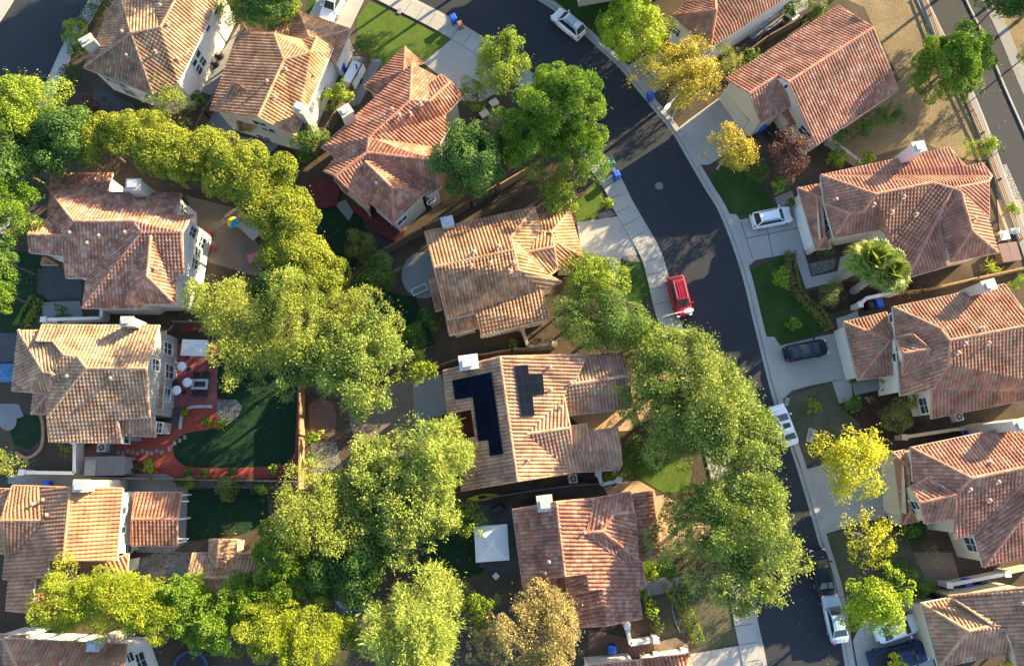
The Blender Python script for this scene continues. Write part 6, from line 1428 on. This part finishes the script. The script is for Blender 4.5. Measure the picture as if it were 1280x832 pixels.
# barrels beside the long white wall, bicycle, sand box, blue tarp
for px, py, lab in ((272.5, 66, 'upper black barrel in the narrow yard by the long white wall'), (267, 76, 'lower black barrel in the narrow yard by the long white wall')):
    c = P(px, py, .8); root = thing('barrel', lab, 'barrel', (c.x, c.y, .03), 0, 'black barrels'); mb = MB(); mb.lathe((0, 0, 0), [(.40, 0), (.46, .4), (.42, .85), (.40, .85)], 16); mb.build('body', DARKM, root); mb = MB(); mb.lathe((0, 0, .85), [(.36, 0), (.36, .03), (.12, .06)], 16); mb.build('lid', mat('tan lid', (.40, .34, .26), rough=.7), root)
c = P(800, 818, .5); root = thing('bicycle', 'grey bicycle leaning in the yard at the bottom edge', 'bicycle', (c.x, c.y, .05), .35)
for x in (-.52, .52):
    mb = MB(); n = 20
    for i in range(n): a, b = 2 * math.pi * i / n, 2 * math.pi * (i + 1) / n; mb.tube((x + .33 * math.cos(a), 0, .33 + .33 * math.sin(a)), (x + .33 * math.cos(b), 0, .33 + .33 * math.sin(b)), .03, .03, 5, False)
    mb.build('wheel', TYRE, root)
mb = MB(); [mb.tube(p, q, .025, .025, 6) for p, q in (((-.52, 0, .33), (-.1, 0, .3)), ((-.1, 0, .3), (-.2, 0, .85)), ((-.1, 0, .3), (.4, 0, .8)), ((-.18, 0, .75), (.4, 0, .8)), ((-.52, 0, .33), (-.18, 0, .75)), ((.52, 0, .33), (.38, 0, .95)))]; mb.build('frame', RIM, root)
mb = MB(); mb.box((-.22, 0, .88), (.28, .14, .06)); mb.build('saddle', BLACKP, root); mb = MB(); mb.tube((.36, -.3, .97), (.36, .3, .97), .025, .025, 6); mb.build('handlebar', RIM, root)
c = P(760, 824, .3); root = thing('sand_box', 'green and yellow toy sand box on the brown patio', 'sand box', (c.x, c.y, .04), .3); mb = MB()
for x, y, a, b in ((0, .38, 1.0, .1), (0, -.38, 1.0, .1), (.45, 0, .1, .7), (-.45, 0, .1, .7)): mb.box((x, y, .15), (a, b, .3))
mb.build('rim', mat('green plastic', (.03, .28, .08), rough=.4), root); mb = MB(); mb.box((0, 0, .1), (.82, .66, .16)); mb.build('sand', mat('yellow sand', (.55, .40, .05), rough=.9), root)
c = P(8, 465, .6); root = thing('tarp', 'blue tarp draped over a low stack at the left edge', 'tarp', (c.x, c.y, 0), 0); mb = MB(); nx = 9; vs = [((i / (nx - 1) - .5) * 2.6, (j / (nx - 1) - .5) * 2.0, .75 * (1 - max(abs(i - 4), abs(j - 4)) ** 3 / 70) + .04 * math.sin(i * 2.3 + j * 1.7)) for i in range(nx) for j in range(nx)]
mb.mesh(vs, [(i * nx + j, (i + 1) * nx + j, (i + 1) * nx + j + 1, i * nx + j + 1) for i in range(nx - 1) for j in range(nx - 1)]); mb.build('sheet', mat('blue tarpaulin', (.05, .16, .32), rough=.6, noise=.1), root)
c = P(131, 582, 2.0); root = thing('storage_shed', 'low grey-roofed shed beside the round black planter, with two thin battens', 'shed', (c.x, c.y, 0), .02); mb = MB(); mb.box((0, 0, .95), (3.9, 1.7, 1.9)); mb.build('wall', mat('grey shed wall', (.22, .22, .22), rough=.9), root)
mb = MB(); vs = [(-2.05, -.95, 1.95), (2.05, -.95, 1.95), (2.05, .95, 2.1), (-2.05, .95, 2.1)]; mb.face(vs); mb.face([(x, y, z - .07) for x, y, z in vs[::-1]])
for i in range(4): a, b = vs[i], vs[(i + 1) % 4]; mb.face([(a[0], a[1], a[2] - .07), (b[0], b[1], b[2] - .07), b, a])
mb.build('roof', mat('grey sheet roof', (.13, .14, .155), rough=.7, noise=.15), root)
mb = MB(); mb.box((-1.4, 0, 2.06), (1.1, 1.86, .03)); mb.build('roof_panel', mat('pale sheet panel', (.24, .235, .22), rough=.8, noise=.15), root)
for y in (-.35, .3): mb = MB(); mb.bar((-.7, y, 2.07), (1.7, y - .12, 2.06), .06, .05); mb.build('batten', WOODT, root)
# stone border of the round patio bed, edging of lawns
def edging(pts, m, label, wd=.3, ht=.18):
    q = smooth_line([P(a, b) for a, b in pts], 4); o = q[0]; root = thing('garden_edging', label, 'edging', (o.x, o.y, 0)); mb = MB()
    for i in range(len(q) - 1): mb.bar(q[i] - o + Vector((0, 0, ht / 2 + .02)), (q[i + 1] - o) * .97 + (q[i] - o) * .03 + Vector((0, 0, ht / 2 + .02)), wd, ht)
    mb.build('stones', m, root)
edging([(226, 536), (228, 520), (236, 510), (250, 508), (266, 508)], mat('pale stone', (.45, .40, .38), rough=.9, noise=.15), 'curved pale stone border above the red bark')
edging([(20, 565), (35, 572), (52, 560), (55, 535), (52, 518)], mat('terracotta edging', (.40, .22, .15), rough=.9, noise=.15), 'curved terracotta edging around the round front lawn')
edging([(845, 724), (840, 760), (850, 790)], mat('grey edging', (.22, .21, .20), rough=.9), 'grey edging between planting bed and hedge', .12, .1)
# ------------------------------------------------------------------ beyond the frame: unseen trees and a house added to throw long shadows into it
for i, (px, py, r, hc, kd, lab) in enumerate((
    (775, -48, 46, 6, 'lime', 'unseen tree added for shadow outside the top, right of the road bend'), (846, -60, 50, 6.5, 'autumn', 'unseen autumn tree added for shadow outside the top of the picture'),
    (905, -105, 50, 7, 'dark', 'unseen dark tree added for shadow outside the top, behind the white-walled house'), (690, -75, 40, 6, 'light', 'unseen light tree added for shadow outside the top beside the road'),
    (1330, -25, 46, 7, 'dark', 'unseen dark tree added for shadow outside the top right corner'), (1300, -52, 40, 6, 'bulb', 'unseen green tree added for shadow outside the top right corner, nearer the road'),
    (1240, -70, 46, 7, 'bulb', 'unseen green pine added for shadow outside the top near the right road'),
    (240, -156, 54, 7.5, 'dark', 'unseen large dark tree added for shadow outside the top left, farthest out'), (180, -92, 46, 5.5, 'dark', 'unseen dark tree added for shadow outside the top left nearest the side road'), (212, -132, 44, 5.5, 'dark', 'unseen dark tree added for shadow outside the top left between two others'), (262, -62, 40, 6.5, 'light', 'unseen light tree added for shadow outside the top left'), (150, -85, 46, 7, 'dark', 'unseen dark tree added for shadow outside the top left beside the side road'),
    (520, -70, 40, 6.5, 'light', 'unseen light tree added for shadow outside the top beyond the road'), (600, -85, 46, 7, 'dark', 'unseen dark tree added for shadow outside the top beyond the road bend'))):
    tree(px, py, r, hc, kd, lab, 'broadleaf_tree')
h = House('tiled house standing outside the top of the picture beyond the road', (640, -150, 1.0), T_BROWN, W_CREAM)
h.section(dict(a=(60, 30, 4.8), b=(190, 10, 4.8), c=(215, 105, 4.8), d=(85, 128, 4.8), e=(115, 75, 7.2), f=(160, 62, 7.2)), ['a e f b', 'b f c', 'c f e d', 'd e a']); h.finish()
